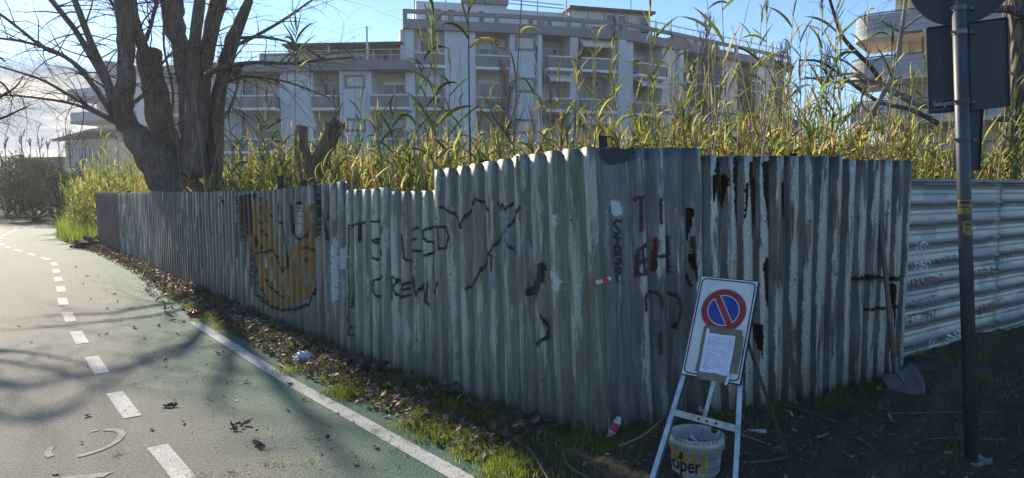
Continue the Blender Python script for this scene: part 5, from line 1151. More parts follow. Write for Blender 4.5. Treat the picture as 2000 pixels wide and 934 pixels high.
q = [FB.ev(s) for s in np.linspace(.2, 5, 45)]; cc += [(x+nx*rs.uniform(.05, .5), y+ny*rs.uniform(.05, .5)) for x, y, nx, ny in q]
cc += [(.45+rs.normal(0, .16), 4.35+rs.normal(0, .14)) for _ in range(26)]+[(rs.uniform(1.2, 5), rs.uniform(3.5, 6)) for _ in range(50)]
cc = [c for c in cc if path_dist(c[0], c[1])[0] > 1.6]
Pg, Hg = tufts(cc, 30, .055, .09); n = len(Pg)
blades('grass_tufts', Pg, Hg, rs.uniform(0, 6.28, n), rs.uniform(.0013, .0028, n), np.clip(rs.normal(.3, .25, n), 0, 1), M_grass, 'sparse shaded grass on the dark soil at the foot of the corner fences', .9)
# small stones and crumbs in the soil
P = np.c_[rs.uniform(.2, 5.6, 1500), rs.uniform(3.2, 7.5, 1500)]; P = P[path_dist(P[:, 0], P[:, 1]) > 1.6]; P = np.c_[P, hgt(P[:, 0], P[:, 1])]
oc_ = np.array([(1, 0, 0), (-1, 0, 0), (0, 1, 0), (0, -1, 0), (0, 0, 1), (0, 0, -1)])*.5; of = np.array([(0, 2, 4), (2, 1, 4), (1, 3, 4), (3, 0, 4), (2, 0, 5), (1, 2, 5), (3, 1, 5), (0, 3, 5)])
n = len(P); s_ = rs.uniform(.004, .016, n)**1.0; V = P[:, None]+oc_[None]*s_[:, None, None]*rs.uniform(.5, 1.3, (n, 6, 3))
o = mesh_obj('gravel', V.reshape(-1, 3), (of[None]+(np.arange(n)*6)[:, None, None]).reshape(-1, 3), simple('pebble', (.24, .22, .19), (.12, .11, .09), 30, .9)); tag(o, 'pebbles and crumbs scattered on the dark soil', 'gravel', kind='stuff')
# sticks
M_stick = simple('stick_bark', (.22, .18, .13), (.12, .09, .065), 14, .9); M_reedstick = simple('dry_cane', (.36, .30, .20), (.24, .19, .12), 10, .8)
def stick(pxs, r, lab, group=None, mat=None, lift=.012):
    P = [ground(*p) for p in pxs]; P = [Vector((p.x, p.y, max(hz(p.x, p.y), 0)+lift+random.uniform(0, .01))) for p in P]; P = smoothpts(P, 4); mb = MB(); mb.tube(P, [r*(1-.5*i/len(P)) for i in range(len(P))], 6)
    o = mb.build('stick', mat or M_stick, loc=P[0]); return tag(o, lab, 'stick', group)
stick([(1500, 790), (1600, 822), (1640, 838)], .008, 'stick lying on the soil behind the right leg of the sign stand')
stick([(1740, 822), (1850, 820), (1960, 822)], .006, 'long thin pale stick lying on the soil left of the pole foot')
stick([(1815, 866), (1890, 870), (1970, 878)], .005, 'straight stick running just behind the pole foot')
stick([(1425, 862), (1480, 880), (1538, 896)], .006, 'pale straight stick between the legs of the sign stand', mat=M_reedstick)
stick([(1466, 930), (1500, 922), (1545, 916)], .007, 'short stick at the foot of the rear sign leg')
stick([(1595, 872), (1610, 866), (1622, 858)], .009, 'curved piece of bark on the open soil right of the sign stand', mat=M_reedstick)
stick([(1675, 875), (1695, 890), (1706, 902)], .008, 'short dark stick on the open soil in front of the shovel')
stick([(1735, 828), (1742, 838), (1750, 842)], .008, 'pale wood chip standing out on the soil below the shovel blade', mat=M_reedstick)
stick([(990, 862), (1030, 880), (1060, 925), (1070, 940)], .009, 'curved twig on the dark verge at the foot of the fence corner')
stick([(1100, 890), (1110, 915), (1150, 940)], .009, 'bent twig left of the bucket at the fence corner')
stick([(1210, 905), (1255, 890), (1290, 868)], .006, 'thin dry stalk rising towards the left leg of the sign stand', mat=M_reedstick, lift=.05)
stick([(898, 868), (903, 890)], .013, 'short brown stick at the edge of the sunlit grass', mat=M_reedstick)
stick([(545, 715), (556, 722), (566, 733)], .012, 'short pale stick beside the white line left of the plastic bag', mat=M_reedstick)
stick([(640, 735), (665, 733), (685, 726)], .009, 'thin stick lying in the leaves right of the plastic bag')
stick([(500, 655), (530, 648), (560, 655)], .008, 'thin stick on the verge under the orange graffiti')
stick([(655, 700), (680, 697), (700, 706)], .010, 'pale crooked stick at the foot of the fence under the dark scribble', mat=M_reedstick)
# leaves lying singly on the path
M_dleaf = leaf_mat('path_leaf', [(0, (.03, .026, .02)), (.6, (.07, .055, .04)), (1, (.13, .10, .07))], .1, .7, True)
def single_leaf_mesh(k):
    me = bpy.data.meshes.new('dead_leaf'); r_ = random.Random(k); v = [(x+r_.uniform(-.06, .06), y*1.2+r_.uniform(-.06, .06), z*1.6+r_.uniform(0, .07)) for x, y, z in LT[0]]; me.from_pydata(v, [], LT[1].tolist()); me.update(); me.materials.append(M_dleaf); return me
DL = [single_leaf_mesh(k) for k in range(5)]
lp = [(505, 862, .11), (462, 838, .08), (470, 832, .09), (448, 842, .08), (476, 838, .07), (455, 834, .06), (322, 797, .09), (330, 795, .07), (340, 797, .06), (475, 747, .05), (588, 783, .05), (178, 811, .06), (360, 825, .04), (500, 845, .03), (298, 838, .04), (165, 866, .035), (170, 720, .03), (65, 670, .05), (195, 657, .05), (205, 655, .05), (287, 662, .05), (430, 690, .06),
      (440, 688, .05), (560, 800, .04), (300, 690, .04), (318, 707, .05), (262, 640, .06), (270, 643, .05), (240, 628, .05), (208, 603, .06), (310, 640, .07), (350, 655, .06), (180, 585, .06), (160, 556, .07), (220, 575, .07), (230, 590, .06), (175, 540, .09), (150, 522, .08), (640, 860, .05), (735, 872, .05), (575, 752, .08), (410, 780, .03), (690, 905, .04), (92, 700, .03), (40, 640, .05), (120, 930, .06)]
for i, (px, py, s_) in enumerate(lp):
    g = ground(px, py); o = link(bpy.data.objects.new('dead_leaf', DL[i % 5])); o.location = (g.x, g.y, .006); o.rotation_euler = (random.uniform(-.15, .15), random.uniform(-.1, .1), random.uniform(0, 6.28)); o.scale = (s_, s_*random.uniform(.7, 1.1), s_)
    if i == 0: tag(o, 'largest dark curled leaf lying alone on the green path', 'leaf')
    else: tag(o, 'small curled dead leaf lying on the green cycle path', 'leaf', 'dead leaves lying on the path')
n = 900; s0_ = rs.uniform(2.0, 19, n); P = np.array([path_pt(a, b) for a, b in zip(s0_, np.clip(rs.normal(.75, .45, n), -1.4, 1.3))]); P = np.c_[P, np.full(n, .004)]
litter('leaf_crumbs', P, rs.uniform(.008, .03, n), 'fine bits of leaf and twig scattered over the green path', rs.beta(1.3, 3, n), tilt=.2)
cen = [tuple(ground(*p)[:2]) for p in [(330, 795), (525, 905), (545, 910), (450, 925), (520, 880), (600, 905), (385, 930), (640, 830), (500, 862), (610, 860), (770, 880), (730, 845), (230, 888)]]
Pg, Hg = tufts(cen, 40, .03, .018); Pg[:, 2] = .003; n = len(Pg); blades('grass_clippings', Pg, Hg, rs.uniform(0, 6.28, n), rs.uniform(.0015, .003, n), np.clip(rs.normal(.4, .2, n), 0, 1), M_grass, 'small green grass clippings lying on the path', 2.0)
# crumpled plastic bag, red wrapper, mound at the end of the fence
def lump(name, c, r, sq, mat, lab, cat, seed, amp=.35, n=14, crease=3.0):
    mb = MB(); base = []
    for i in range(n+1):
        th = math.pi*i/n
        for j in range(2*n):
            ph = math.pi*j/n; d = Vector((math.sin(th)*math.cos(ph), math.sin(th)*math.sin(ph), math.cos(th))); k = 1+amp*(abs(mnoise.noise(d*crease+Vector((seed, 0, 0))))*1.6-.4)+amp*.4*mnoise.noise(d*crease*2.7)
            base.append(Vector((c[0]+d.x*r*k*sq[0], c[1]+d.y*r*k*sq[1], c[2]+d.z*r*k*sq[2])))
    mb.v = [tuple(p) for p in base]; m = 2*n
    mb.f = [(i*m+j, (i+1)*m+j, (i+1)*m+(j+1) % m, i*m+(j+1) % m) for i in range(n) for j in range(m)]
    return tag(mb.build(name, mat, loc=c), lab, cat)
g = ground(592, 708); lump('plastic_bag', (g.x, g.y, .045), .085, (1, .9, .72), simple('white_plastic', (.62, .64, .68), (.45, .47, .52), 14, .35, .5, .02), 'crumpled white plastic bag in the leaves near the white line', 'bag', 3.1, .5)
g = ground(382, 618); lump('wrapper', (g.x, g.y, .04), .07, (1.2, .7, .6), simple('red_wrapper', (.42, .03, .025), (.25, .02, .02), 10, .4), 'small red wrapper in the leaf litter along the far fence', 'wrapper', 8.2, .6)
g = ground(178, 485); lump('soil_mound', (g.x, g.y+.3, .05), .5, (1.3, .9, .5), M_soil, 'mound of soil and stones at the far end of the long fence', 'mound', 5.5, .45)
g = ground(1476, 856); mb = MB(); d = Vector((.8, -.6, .15)).normalized(); mb.tube([Vector((g.x-.05, g.y+.03, .035)), Vector((g.x+.05, g.y-.04, .05))], [.016, .024], 8); o = mb.build('paper_cup', simple('dirty_card', (.55, .54, .5), (.4, .38, .34), 12, .6), loc=(g.x, g.y, .03)); tag(o, 'small dirty white tube of card lying behind the sign stand', 'litter')
g = ground(1130, 850); lump('bark_piece', (g.x, g.y, .05), .05, (1, .5, 1.1), simple('brown_bark_piece', (.14, .085, .06), (.08, .05, .04), 10, .9), 'brown broken piece leaning at the foot of the tall fence panel', 'debris', 1.7, .5)

# ------------------------------------------------------------------ no-parking sign on its stand
def mat_flat(name, c, rough=.45, c2=None, sc=9): return simple(name, c, c2 or tuple(x*.82 for x in c), sc, rough, .05, detail=5)
M_sw = mat_flat('sign_white', (.66, .68, .66)); M_sr = mat_flat('sign_red', (.30, .022, .028)); M_sb = mat_flat('sign_blue', (.018, .05, .26)); M_sk = mat_flat('sign_black', (.012, .013, .016)); M_galv = simple('galvanised_steel', (.52, .60, .64), (.30, .36, .39), 16, .4, .1, metal=.25, detail=9); M_sback = simple('sign_back_steel', (.062, .066, .072), (.045, .048, .053), 5, .5, .1, metal=.3, stretch=(1, 1, .3))
BL, BR, TL, TR = at(1332, 728, 4.0), at(1447, 754, 3.80), at(1368, 541, 4.20), at(1480, 548, 4.02)
u = ((BR-BL)+(TR-TL)).normalized(); v = ((TL-BL)+(TR-BR)); v = (v-u*v.dot(u)).normalized(); nrm = u.cross(v)
if nrm.dot(Vector((0, -1, 0))) < 0: nrm = -nrm
wS = ((BR-BL).length+(TR-TL).length)/2; hS = ((TL-BL).length+(TR-BR).length)/2; oS = (BL+BR+TL+TR)/4-u*wS/2-v*hS/2
base = ground(1350, 985); SIGN = thing('no_parking_sign', 'portable no-parking sign with a taped paper notice on a steel stand', 'sign', base)
def rrect(x0, x1, y0, y1, r, n=6):
    out = []
    for cx, cy, a0 in [(x1-r, y0+r, -90), (x1-r, y1-r, 0), (x0+r, y1-r, 90), (x0+r, y0+r, 180)]:
        for k in range(n+1): a = R(a0+90*k/n); out.append((cx+r*math.cos(a), cy+r*math.sin(a)))
    return out
def plate(ol, d, th, name, mat, par): mb = MB(); mb.prism(ol, oS+nrm*d, u, v, nrm, th); return mb.build(name, mat, par)
BOARD = plate([(0, 0), (wS, 0), (wS, hS), (0, hS)], -.022, .022, 'board', M_sw, SIGN)
mb = MB()
for a, b in [((0, 0), (wS, 0)), ((wS, 0), (wS, hS)), ((wS, hS), (0, hS)), ((0, hS), (0, 0))]: mb.bar(oS+u*a[0]+v*a[1]-nrm*.011, oS+u*b[0]+v*b[1]-nrm*.011, .004, .026, up=nrm)
mb.build('board_edge', M_sk, BOARD)
def ring(o_, i_, d, name, mat):
    k = len(o_); mb = MB(); P = [oS+nrm*d+u*x+v*y for x, y in o_]+[oS+nrm*d+u*x+v*y for x, y in i_]; mb.add(P, [(j, (j+1) % k, (j+1) % k+k, j+k) for j in range(k)]); return mb.build(name, mat, BOARD)
ring(rrect(.010, wS-.010, .010, hS-.010, .028), rrect(.017, wS-.017, .017, hS-.017, .023), .0015, 'black_border', M_sk)
cx, cy, rS = wS*.505, hS*.675, wS*.372
circ = lambda r, n=56: [(cx+r*math.cos(6.28318*k/n), cy+r*math.sin(6.28318*k/n)) for k in range(n)]
ring(circ(rS+.0045), circ(rS+.0015), .0014, 'thin_red_rim', M_sr); plate(circ(rS), .0008, .0008, 'red_disc', M_sr, BOARD); plate(circ(rS*.735), .0018, .0006, 'white_disc', M_sw, BOARD)
a45 = R(122)                                                  # bar direction (top-left to bottom-right)
def half(sgn):
    rr_ = rS*.695; off = rS*.175; n = 22; h = math.acos(off/rr_); d0 = a45-math.pi/2 if sgn > 0 else a45+math.pi/2
    return [(cx+rr_*math.cos(d0-h+2*h*k/n), cy+rr_*math.sin(d0-h+2*h*k/n)) for k in range(n+1)]
plate(half(1), .0026, .0006, 'blue_half', M_sb, BOARD); plate(half(-1), .0026, .0006, 'blue_half', M_sb, BOARD)
bw = rS*.135; du = (math.cos(a45), math.sin(a45)); dn = (-du[1], du[0]); bl = rS*.80
plate([(cx+du[0]*a*bl+dn[0]*b*bw, cy+du[1]*a*bl+dn[1]*b*bw) for a, b in [(-1, -1), (1, -1), (1, 1), (-1, 1)]][::-1], .0034, .0005, 'red_bar', M_sr, BOARD)
M_tape = simple('brown_parcel_tape', (.20, .155, .10), (.15, .115, .072), 14, .35, .2, stretch=(1, 1, 1)); M_paper = mat_flat('white_paper', (.68, .72, .84), .8); M_ink = mat_flat('grey_print', (.27, .29, .36), .8); M_ink2 = mat_flat('dark_print', (.10, .11, .16), .8)
def rquad(x0, x1, y0, y1, d, th, name, mat, rot=0.0, rag=.004, par=BOARD, sd_=0):
    r_ = random.Random(sd_); P = []
    for (ax, ay, bx, by) in [(x0, y0, x1, y0), (x1, y0, x1, y1), (x1, y1, x0, y1), (x0, y1, x0, y0)]:
        for k in range(5): P.append((ax+(bx-ax)*k/5+r_.uniform(-rag, rag), ay+(by-ay)*k/5+r_.uniform(-rag, rag)))
    mx, my = (x0+x1)/2, (y0+y1)/2; P = [(mx+(x-mx)*math.cos(rot)-(y-my)*math.sin(rot), my+(x-mx)*math.sin(rot)+(y-my)*math.cos(rot)) for x, y in P]
    return plate(P, d, th, name, mat, par)
rquad(wS*.235, wS*.37, hS*.05, hS*.50, .004, .001, 'parcel_tape', M_tape, -.01, .003, sd_=1); rquad(wS*.80, wS*.93, hS*.085, hS*.455, .004, .001, 'parcel_tape', M_tape, 0, .003, sd_=2); rquad(wS*.33, wS*.89, hS*.41, hS*.505, .0055, .001, 'parcel_tape', M_tape, .0, .003, sd_=3)
PAPER = rquad(wS*.30, wS*.80, hS*.03, hS*.435, .0068, .0008, 'paper_notice', M_paper, .01, .0015, sd_=4); rquad(wS*.295, wS*.345, hS*.20, hS*.475, .0076, .0006, 'paper_edge', M_paper, .02, .001, sd_=5)
rquad(wS*.27, wS*.80, -.02*hS, hS*.055, .0085, .0015, 'parcel_tape', M_tape, -.02, .006, sd_=6); rquad(wS*.78, wS*.82, -.03*hS, hS*.06, .0105, .001, 'paper_edge', M_paper, -.15, .003, sd_=7)
mb = MB(); r_ = random.Random(4); y = hS*.40
while y > hS*.09:
    x = wS*.35
    while x < wS*.74:
        l = r_.uniform(.008, .03); 
        if r_.random() < .86 and not (hS*.29 < y < hS*.31): 
            P = [oS+nrm*.0078+u*a+v*b for a, b in [(x, y), (min(x+l, wS*.76), y), (min(x+l, wS*.76), y+.0022), (x, y+.0022)]]; mb.add(P, [(0, 1, 2, 3)])
        x += l+.004
    y -= .0072
mb.build('printed_lines', M_ink, PAPER)['kind'] = 'stuff'
mb = MB(); mb.tube([oS+nrm*.0082+u*(wS*.40+math.cos(a)*.013*(1+.3*math.sin(3*a)))+v*(hS*.095+math.sin(a)*.012) for a in [k*.42 for k in range(22)]], .0008, 4); mb.build('stamp_mark', M_ink2, PAPER)
# stand
def legbar(a, b, name='leg', w_=.026, mat=M_galv): mb = MB(); mb.bar(a, b, w_, .006, up=nrm); s2 = (b-a).cross(nrm).normalized(); mb.bar(a+s2*w_*.45-nrm*.012, b+s2*w_*.45-nrm*.012, .005, .024, up=nrm); return mb.build(name, mat, SIGN)
lf, rf = ground(1258, 985), ground(1433, 1005)
legbar(oS+u*.012+v*.05-nrm*.028, lf); legbar(oS+u*(wS-.012)+v*.05-nrm*.028, rf)
t1 = .42; bA = (oS+u*.012-nrm*.026).lerp(lf, .30); bB = (oS+u*(wS-.012)-nrm*.026).lerp(rf, .36)
bA = at(1311, 804, bA.y-.008); bB = at(1441, 838, bB.y-.008); mb = MB(); mb.bar(bA, bB, .006, .036, up=(0, 0, 1)); mb.build('crossbar', M_galv, SIGN)
for f_ in (.42, .54, .68): 
    c = bA.lerp(bB, f_); mb = MB(); mb.lathe(c-Vector((0, .0032, 0)), [(.007, -.004), (.007, .004)], 10, axis=(0, -1, 0)); mb.build('bolt_hole', M_sk, SIGN)
mb = MB(); mb.bar(oS+u*wS*.55+v*.02-nrm*.03, at(1374, 822, bA.y+.02), .022, .006, up=nrm); mb.build('upright', M_galv, SIGN)
M_dleg = simple('weathered_steel_leg', (.10, .097, .085), (.06, .057, .05), 10, .55, metal=.2)
hinge = oS+u*(wS-.02)+v*hS*.45-nrm*.04; legbar(hinge, ground(1550, 925), 'rear_leg', .017, M_dleg); hinge2 = oS+u*.03+v*hS*.25-nrm*.04; legbar(hinge2, ground(1272, 960), 'rear_leg', .02, M_dleg)

# ------------------------------------------------------------------ paint bucket
bc = at(1360, 846, 3.98); bc.z = 0; zr = at(1360, 846, 3.98).z; rT = 52.5/F*3.98
M_buck = simple('dirty_white_plastic', (.44, .43, .40), (.34, .33, .30), 9, .45, .08, stretch=(1, 1, .5), detail=9)
BUCK = thing('paint_bucket', 'dirty white paint bucket with yellow bars and black lettering under the sign', 'bucket', bc)
rB = lambda z: rT*(.86+.13*z/zr)
mb = MB(); mb.lathe(bc, [(rB(0), 0), (rB(.02), .01), (rB(zr-.075), zr-.075), (rB(zr-.075)+.005, zr-.073), (rB(zr)+.003, zr-.045), (rB(zr)+.007, zr-.043), (rB(zr)+.007, zr-.018), (rB(zr)+.001, zr-.016), (rB(zr)+.003, zr-.006), (rB(zr)+.006, zr), (rB(zr)-.001, zr+.003), (rB(zr)-.005, zr-.002), (rB(zr*.6)-.006, zr*.62), (rB(zr*.6)-.06, zr*.6)], 56, True, True); mb.build('pail', M_buck, BUCK, True)
mb = MB()
for k in range(40):
    a = 6.283*k/40; c, s2 = math.cos(a), math.sin(a); mb.bar((bc.x+c*(rB(zr)+.005), bc.y+s2*(rB(zr)+.005), zr-.07), (bc.x+c*(rB(zr)+.007), bc.y+s2*(rB(zr)+.007), zr-.043), .003, .006, up=(c, s2, 0))
mb.build('rim_ribs', M_buck, BUCK)['kind'] = 'stuff'
M_yel = simple('yellow_print', (.42, .26, .02), (.30, .18, .02), 16, .5, detail=8); M_bk = mat_flat('black_print', (.014, .014, .016))
a_cam = math.atan2(-bc.y, -bc.x)
def cyl(px, z, off=.0015):
    """point on the bucket's side seen at pixel column px"""
    q = (px-1360)/52.5*rT/rB(z); a = a_cam+math.asin(max(-.98, min(.98, q))); r_ = rB(z)+off; return Vector((bc.x+math.cos(a)*r_, bc.y+math.sin(a)*r_, z))
def patch(pts, name, mat, off=.0015, sub=4):
    """quad band between left and right pixel columns given as (px_l, px_r, py_top, py_bottom)"""
    mb = MB(); pl, pr, yt, yb = pts; zt = lambda y: CAMH-(y-367)/F*3.85*1.0+.004; n = max(2, int((pr-pl)/4)); V = []
    for i in range(n+1):
        for y in (yt, yb): V.append(cyl(pl+(pr-pl)*i/n, zt(y), off))
    mb.add(V, [(2*i+1, 2*i+3, 2*i+2, 2*i) for i in range(n)]); return mb.build(name, mat, BUCK)
for q in [(1311, 1317, 875, 912), (1318, 1328, 905, 915), (1336, 1344, 886, 926), (1353, 1361, 888, 926), (1371, 1379, 886, 940), (1315, 1328, 880, 885)]: patch(q, 'yellow_bar', M_yel)
patch((1317, 1335, 885, 917), 'black_label', M_bk, .0012); patch((1319, 1331, 891, 906), 'yellow_label', M_yel, .003)
for k in range(13): patch((1382, 1402-(k*7 % 5), 889+k*4.1, 890.3+k*4.1+(1.2 if k % 5 == 0 else 0)), 'fine_print', M_ink2)
M_drip = mat_flat('dried_paint_drip', (.17, .14, .11))
for k, (x, y0, l) in enumerate([(1316, 868, 6), (1322, 871, 9), (1331, 874, 5), (1340, 876, 10), (1349, 877, 6), (1356, 876, 12), (1364, 877, 8), (1373, 876, 11), (1381, 874, 14), (1390, 871, 9), (1397, 868, 12), (1386, 883, 20), (1368, 900, 16), (1348, 895, 10)]): patch((x, x+1.3+k % 3*.4, y0, y0+l), 'paint_drip', M_drip, .0065 if y0 < 880 else .002)
def text_mesh(body, size, name):
    cu = bpy.data.curves.new(name, 'FONT'); cu.body = body; cu.size = size; cu.offset = size*.022; cu.resolution_u = 3
    ob = bpy.data.objects.new(name, cu); COL.objects.link(ob); dg = bpy.context.evaluated_depsgraph_get(); me = ob.evaluated_get(dg).to_mesh(); V = [tuple(v_.co) for v_ in me.vertices]; Fc = [tuple(p.vertices) for p in me.polygons]
    bpy.data.objects.remove(ob); bpy.data.curves.remove(cu); return V, Fc
V, Fc = text_mesh('oper', .118, 'lettering'); xs = [q[0] for q in V]; W_ = max(xs)-min(xs)
zb_ = CAMH-(934-367)/F*3.85-.012
VV = [tuple(cyl(1315+(q[0]-min(xs))/W_*55, zb_+q[1], .0022)) for q in V]; mesh_obj('lettering', VV, Fc, M_bk, BUCK)
lg = cyl(1405, zr-.06, .006); mb = MB(); mb.lathe(at(1395, 840, 3.90), [(.018, -.006), (.019, 0), (.012, .010), (.003, .013)], 14, axis=(-.3, -.9, .3)); mb.build('handle_cap', M_bk, BUCK)
mb = MB(); mb.tube(smoothpts([at(1396, 842, 3.88), at(1409, 838, 3.90), at(1407, 850, 3.87), at(1403, 868, 3.87)], 5), .0022, 5); mb.build('wire_handle', M_sback, BUCK)
r_ = random.Random(2); zc_ = zr*.64
for k in range(16):
    a = r_.uniform(0, 6.28); q = r_.uniform(0, rT*.7); c = Vector((bc.x+math.cos(a)*q, bc.y+math.sin(a)*q, zc_+r_.uniform(.01, .06))); d = Vector((r_.gauss(0, 1), r_.gauss(0, 1), r_.gauss(0, .5))).normalized()*r_.uniform(.03, .08)
    mb = MB(); mb.bar(c-d, c+d, r_.uniform(.006, .03), .004, up=(r_.gauss(0, .5), r_.gauss(0, .5), 1)); o = mb.build('scrap', [M_stick, M_tape, M_paper, M_ink, M_litter, M_galv][k % 6], loc=c); tag(o, 'scrap of rubbish lying inside the paint bucket', 'scrap', 'scraps inside the paint bucket')

# ------------------------------------------------------------------ shovel leaning on the fence end
M_handle = simple('worn_wood_handle', (.17, .135, .10), (.11, .085, .065), 10, .7, stretch=(6, 6, .6)); M_blade = simple('worn_steel_blade', (.17, .16, .165), (.10, .095, .10), 9, .5, .15, metal=.35)
hx, hb = at(1714, 411, 5.88), at(1749, 722, 5.55); bt = at(1792, 783, 5.34); sb_ = Vector((hb.x, hb.y, 0)); SHOV = thing('shovel', 'wooden-handled shovel leaning on the end of the dark fence', 'shovel', Vector((bt.x, bt.y, 0)))
mb = MB(); mb.tube([hx, hx.lerp(hb, .3)+Vector((.01, 0, 0)), hx.lerp(hb, .7), hb], [.019, .0185, .02, .021], 10); mb.lathe(hx, [(.019, 0), (.015, .012), (.004, .017)], 10, axis=(hx-hb)); mb.build('handle', M_handle, SHOV, True)
ax = (bt-hb).normalized(); side = (at(1778, 724, 5.50)-at(1727, 735, 5.58)); side = (side-ax*side.dot(ax)).normalized(); nb_ = side.cross(ax).normalized()
if nb_.y > 0: nb_ = -nb_
Lb = (bt-hb).length+.03; mb = MB(); ns, nw = 10, 8; hw = [.125, .130, .132, .132, .130, .126, .118, .105, .085, .055, .008]; cen_ = hb.lerp(bt, .5)
for sgn in (0, 1):
    for i in range(ns+1):
        for j in range(nw+1):
            q = (j/nw-.5)*2; p = hb+ax*(Lb*i/ns)+side*(q*hw[i])+nb_*(.024*q*q*(1-.3*i/ns)-.016*math.exp(-(q/.16)**2)*(1-i/ns)*-1-(.0025 if sgn else 0)); mb.v.append(tuple(p))
m_ = (ns+1)*(nw+1)
for i in range(ns):
    for j in range(nw): a = i*(nw+1)+j; mb.f += [(a, a+1, a+nw+2, a+nw+1), (m_+a+nw+1, m_+a+nw+2, m_+a+1, m_+a)]
edge = [j for j in range(nw+1)]+[i*(nw+1)+nw for i in range(1, ns+1)]+[ns*(nw+1)+j for j in range(nw-1, -1, -1)]+[i*(nw+1) for i in range(ns-1, 0, -1)]
mb.f += [(edge[(k+1) % len(edge)], edge[k], m_+edge[k], m_+edge[(k+1) % len(edge)]) for k in range(len(edge))]; mb.build('blade', M_blade, SHOV, True)
mb = MB(); mb.tube([hb+(hx-hb).normalized()*.10, hb, hb+ax*Lb*.3+nb_*.008, hb+ax*Lb*.45], [.024, .024, .016, .004], 10); mb.build('socket', M_blade, SHOV, True)

# ------------------------------------------------------------------ hazard tape
M_tr = mat_flat('tape_red', (.42, .05, .055), .35); M_tw = mat_flat('tape_white', (.60, .60, .60), .35)
def ribbon_tape(pts, w_, Y, lab, wid_px=(0, 0), seed=0):
    P = smoothpts([at(x, y, Y-.0*i) for i, (x, y) in enumerate(pts)], 4); r_ = random.Random(seed); t = tag(link(bpy.data.objects.new('hazard_tape', None)), lab, 'tape'); t.location = P[0]; ORG[t] = P[0]; k = 0
    sides = []
    for i, p in enumerate(P):
        d = (P[min(i+1, len(P)-1)]-P[max(i-1, 0)]).normalized(); s_ = d.cross(Vector((0, -1, .15))).normalized(); tw_ = .5*math.sin(i*.9+seed); s_ = (s_*math.cos(tw_)+Vector((0, -1, 0))*math.sin(tw_)); ww = w_*(.35+.65*math.sin(math.pi*min(1, .12+i/len(P)))); sides.append((p+s_*ww/2, p-s_*ww/2))
    n = 4
    for b in range(n):
        i0 = int((len(P)-1)*b/n); i1 = int((len(P)-1)*(b+1)/n); mb = MB(); V = []
        for i in range(i0, i1+1): V += [sides[i][0], sides[i][1]]
        mb.add(V, [(2*j, 2*j+1, 2*j+3, 2*j+2) for j in range(i1-i0)]); o = mb.build('red_band' if b % 2 == 1 else 'white_band', M_tr if b % 2 == 1 else M_tw, t); md = o.modifiers.new('t', 'SOLIDIFY'); md.thickness = .0012
ribbon_tape([(1209, 814), (1202, 832), (1190, 852), (1174, 871)], .055, 4.52, 'red and white hazard tape strip fluttering low at the fence corner', seed=1)
ribbon_tape([(1192, 541), (1186, 547), (1168, 551), (1154, 557)], .034, 4.54, 'short torn hazard tape knotted halfway up the fence corner', seed=2)
# dry tendril on the tall panel
s_, z_ = FL.pix(1150, 340); P = [at(1155, 332, 4.66), at(1140, 345, 4.68), at(1128, 362, 4.72), at(1118, 385, 4.76), at(1112, 405, 4.78)]; mb = MB(); mb.tube(smoothpts(P, 4), .0022, 4); mb.tube(smoothpts([at(1155, 332, 4.66), at(1146, 355, 4.68), at(1142, 385, 4.70), at(1135, 408, 4.72)], 4), .0018, 4); mb.tube(smoothpts([at(1165, 325, 4.62), at(1155, 332, 4.66), at(1140, 340, 4.7)], 3), .0022, 4)
tag(mb.build('dry_tendril', M_reedstick, loc=P[0]), 'dry pale tendril hanging on the tall fence panel near the corner', 'plant')

# ------------------------------------------------------------------ traffic-sign pole, seen from behind
pb0, pb1 = ground(1898, 905), at(1871, -60, 4.24); M_pole = simple('painted_pole', (.085, .092, .098), (.055, .06, .064), 14, .5, .1, metal=.2, stretch=(1, 1, .25))
POLE = thing('sign_pole', 'dark leaning traffic sign pole with yellow stickers in the right foreground', 'pole', pb0)
pd_ = (pb1-pb0).normalized(); mb = MB(); mb.lathe(pb0-pd_*.05, [(.037, 0), (.037, (pb1-pb0).length+.4)], 28, axis=pd_); mb.build('shaft', M_pole, POLE, True)
lump('concrete_footing', (pb0.x, pb0.y, -.005), .15, (1.2, 1.0, .16), simple('rough_concrete', (.30, .30, .28), (.17, .17, .16), 22, .95, .8, .03), 'rough patch of concrete round the foot of the sign pole', 'footing', 2.2, .5, 16)
def on_pole(py): 
    k = (at(1885, py, 4.24).z-pb0.z)/pd_.z; return pb0+pd_*k
toc = (Vector((0, 0, CAMH))-pb0); toc.z = 0; toc.normalize(); sx = Vector((-toc.y, toc.x, 0)); sx = sx if sx.x > 0 else -sx
def sticker(py0, py1, a0, a1, mat, name, r=.0378, par=POLE):
    P0, P1 = on_pole(py0), on_pole(py1); n = 8; mb = MB(); V = []
    for i in range(n+1):
        a = a0+(a1-a0)*i/n; q = (toc*math.cos(a)+sx*math.sin(a))*r; V += [P0+q, P1+q]
    mb.add(V, [(2*i, 2*i+1, 2*i+3, 2*i+2) for i in range(n)]); return mb.build(name, mat, par)
M_sty = simple('faded_yellow_sticker', (.30, .24, .04), (.13, .11, .03), 45, .6, detail=8)
sticker(390, 417, -1.2, 1.15, M_sty, 'yellow_sticker'); sticker(431, 458, -.35, 1.2, M_sty, 'yellow_sticker'); sticker(393, 398, -.7, .9, M_sk, 'sticker_print', .0384); sticker(403, 405, -.9, .6, M_sk, 'sticker_print', .0384); sticker(436, 439, .0, 1.0, M_sk, 'sticker_print', .0384); sticker(446, 448, .1, .9, M_sk, 'sticker_print', .0384)
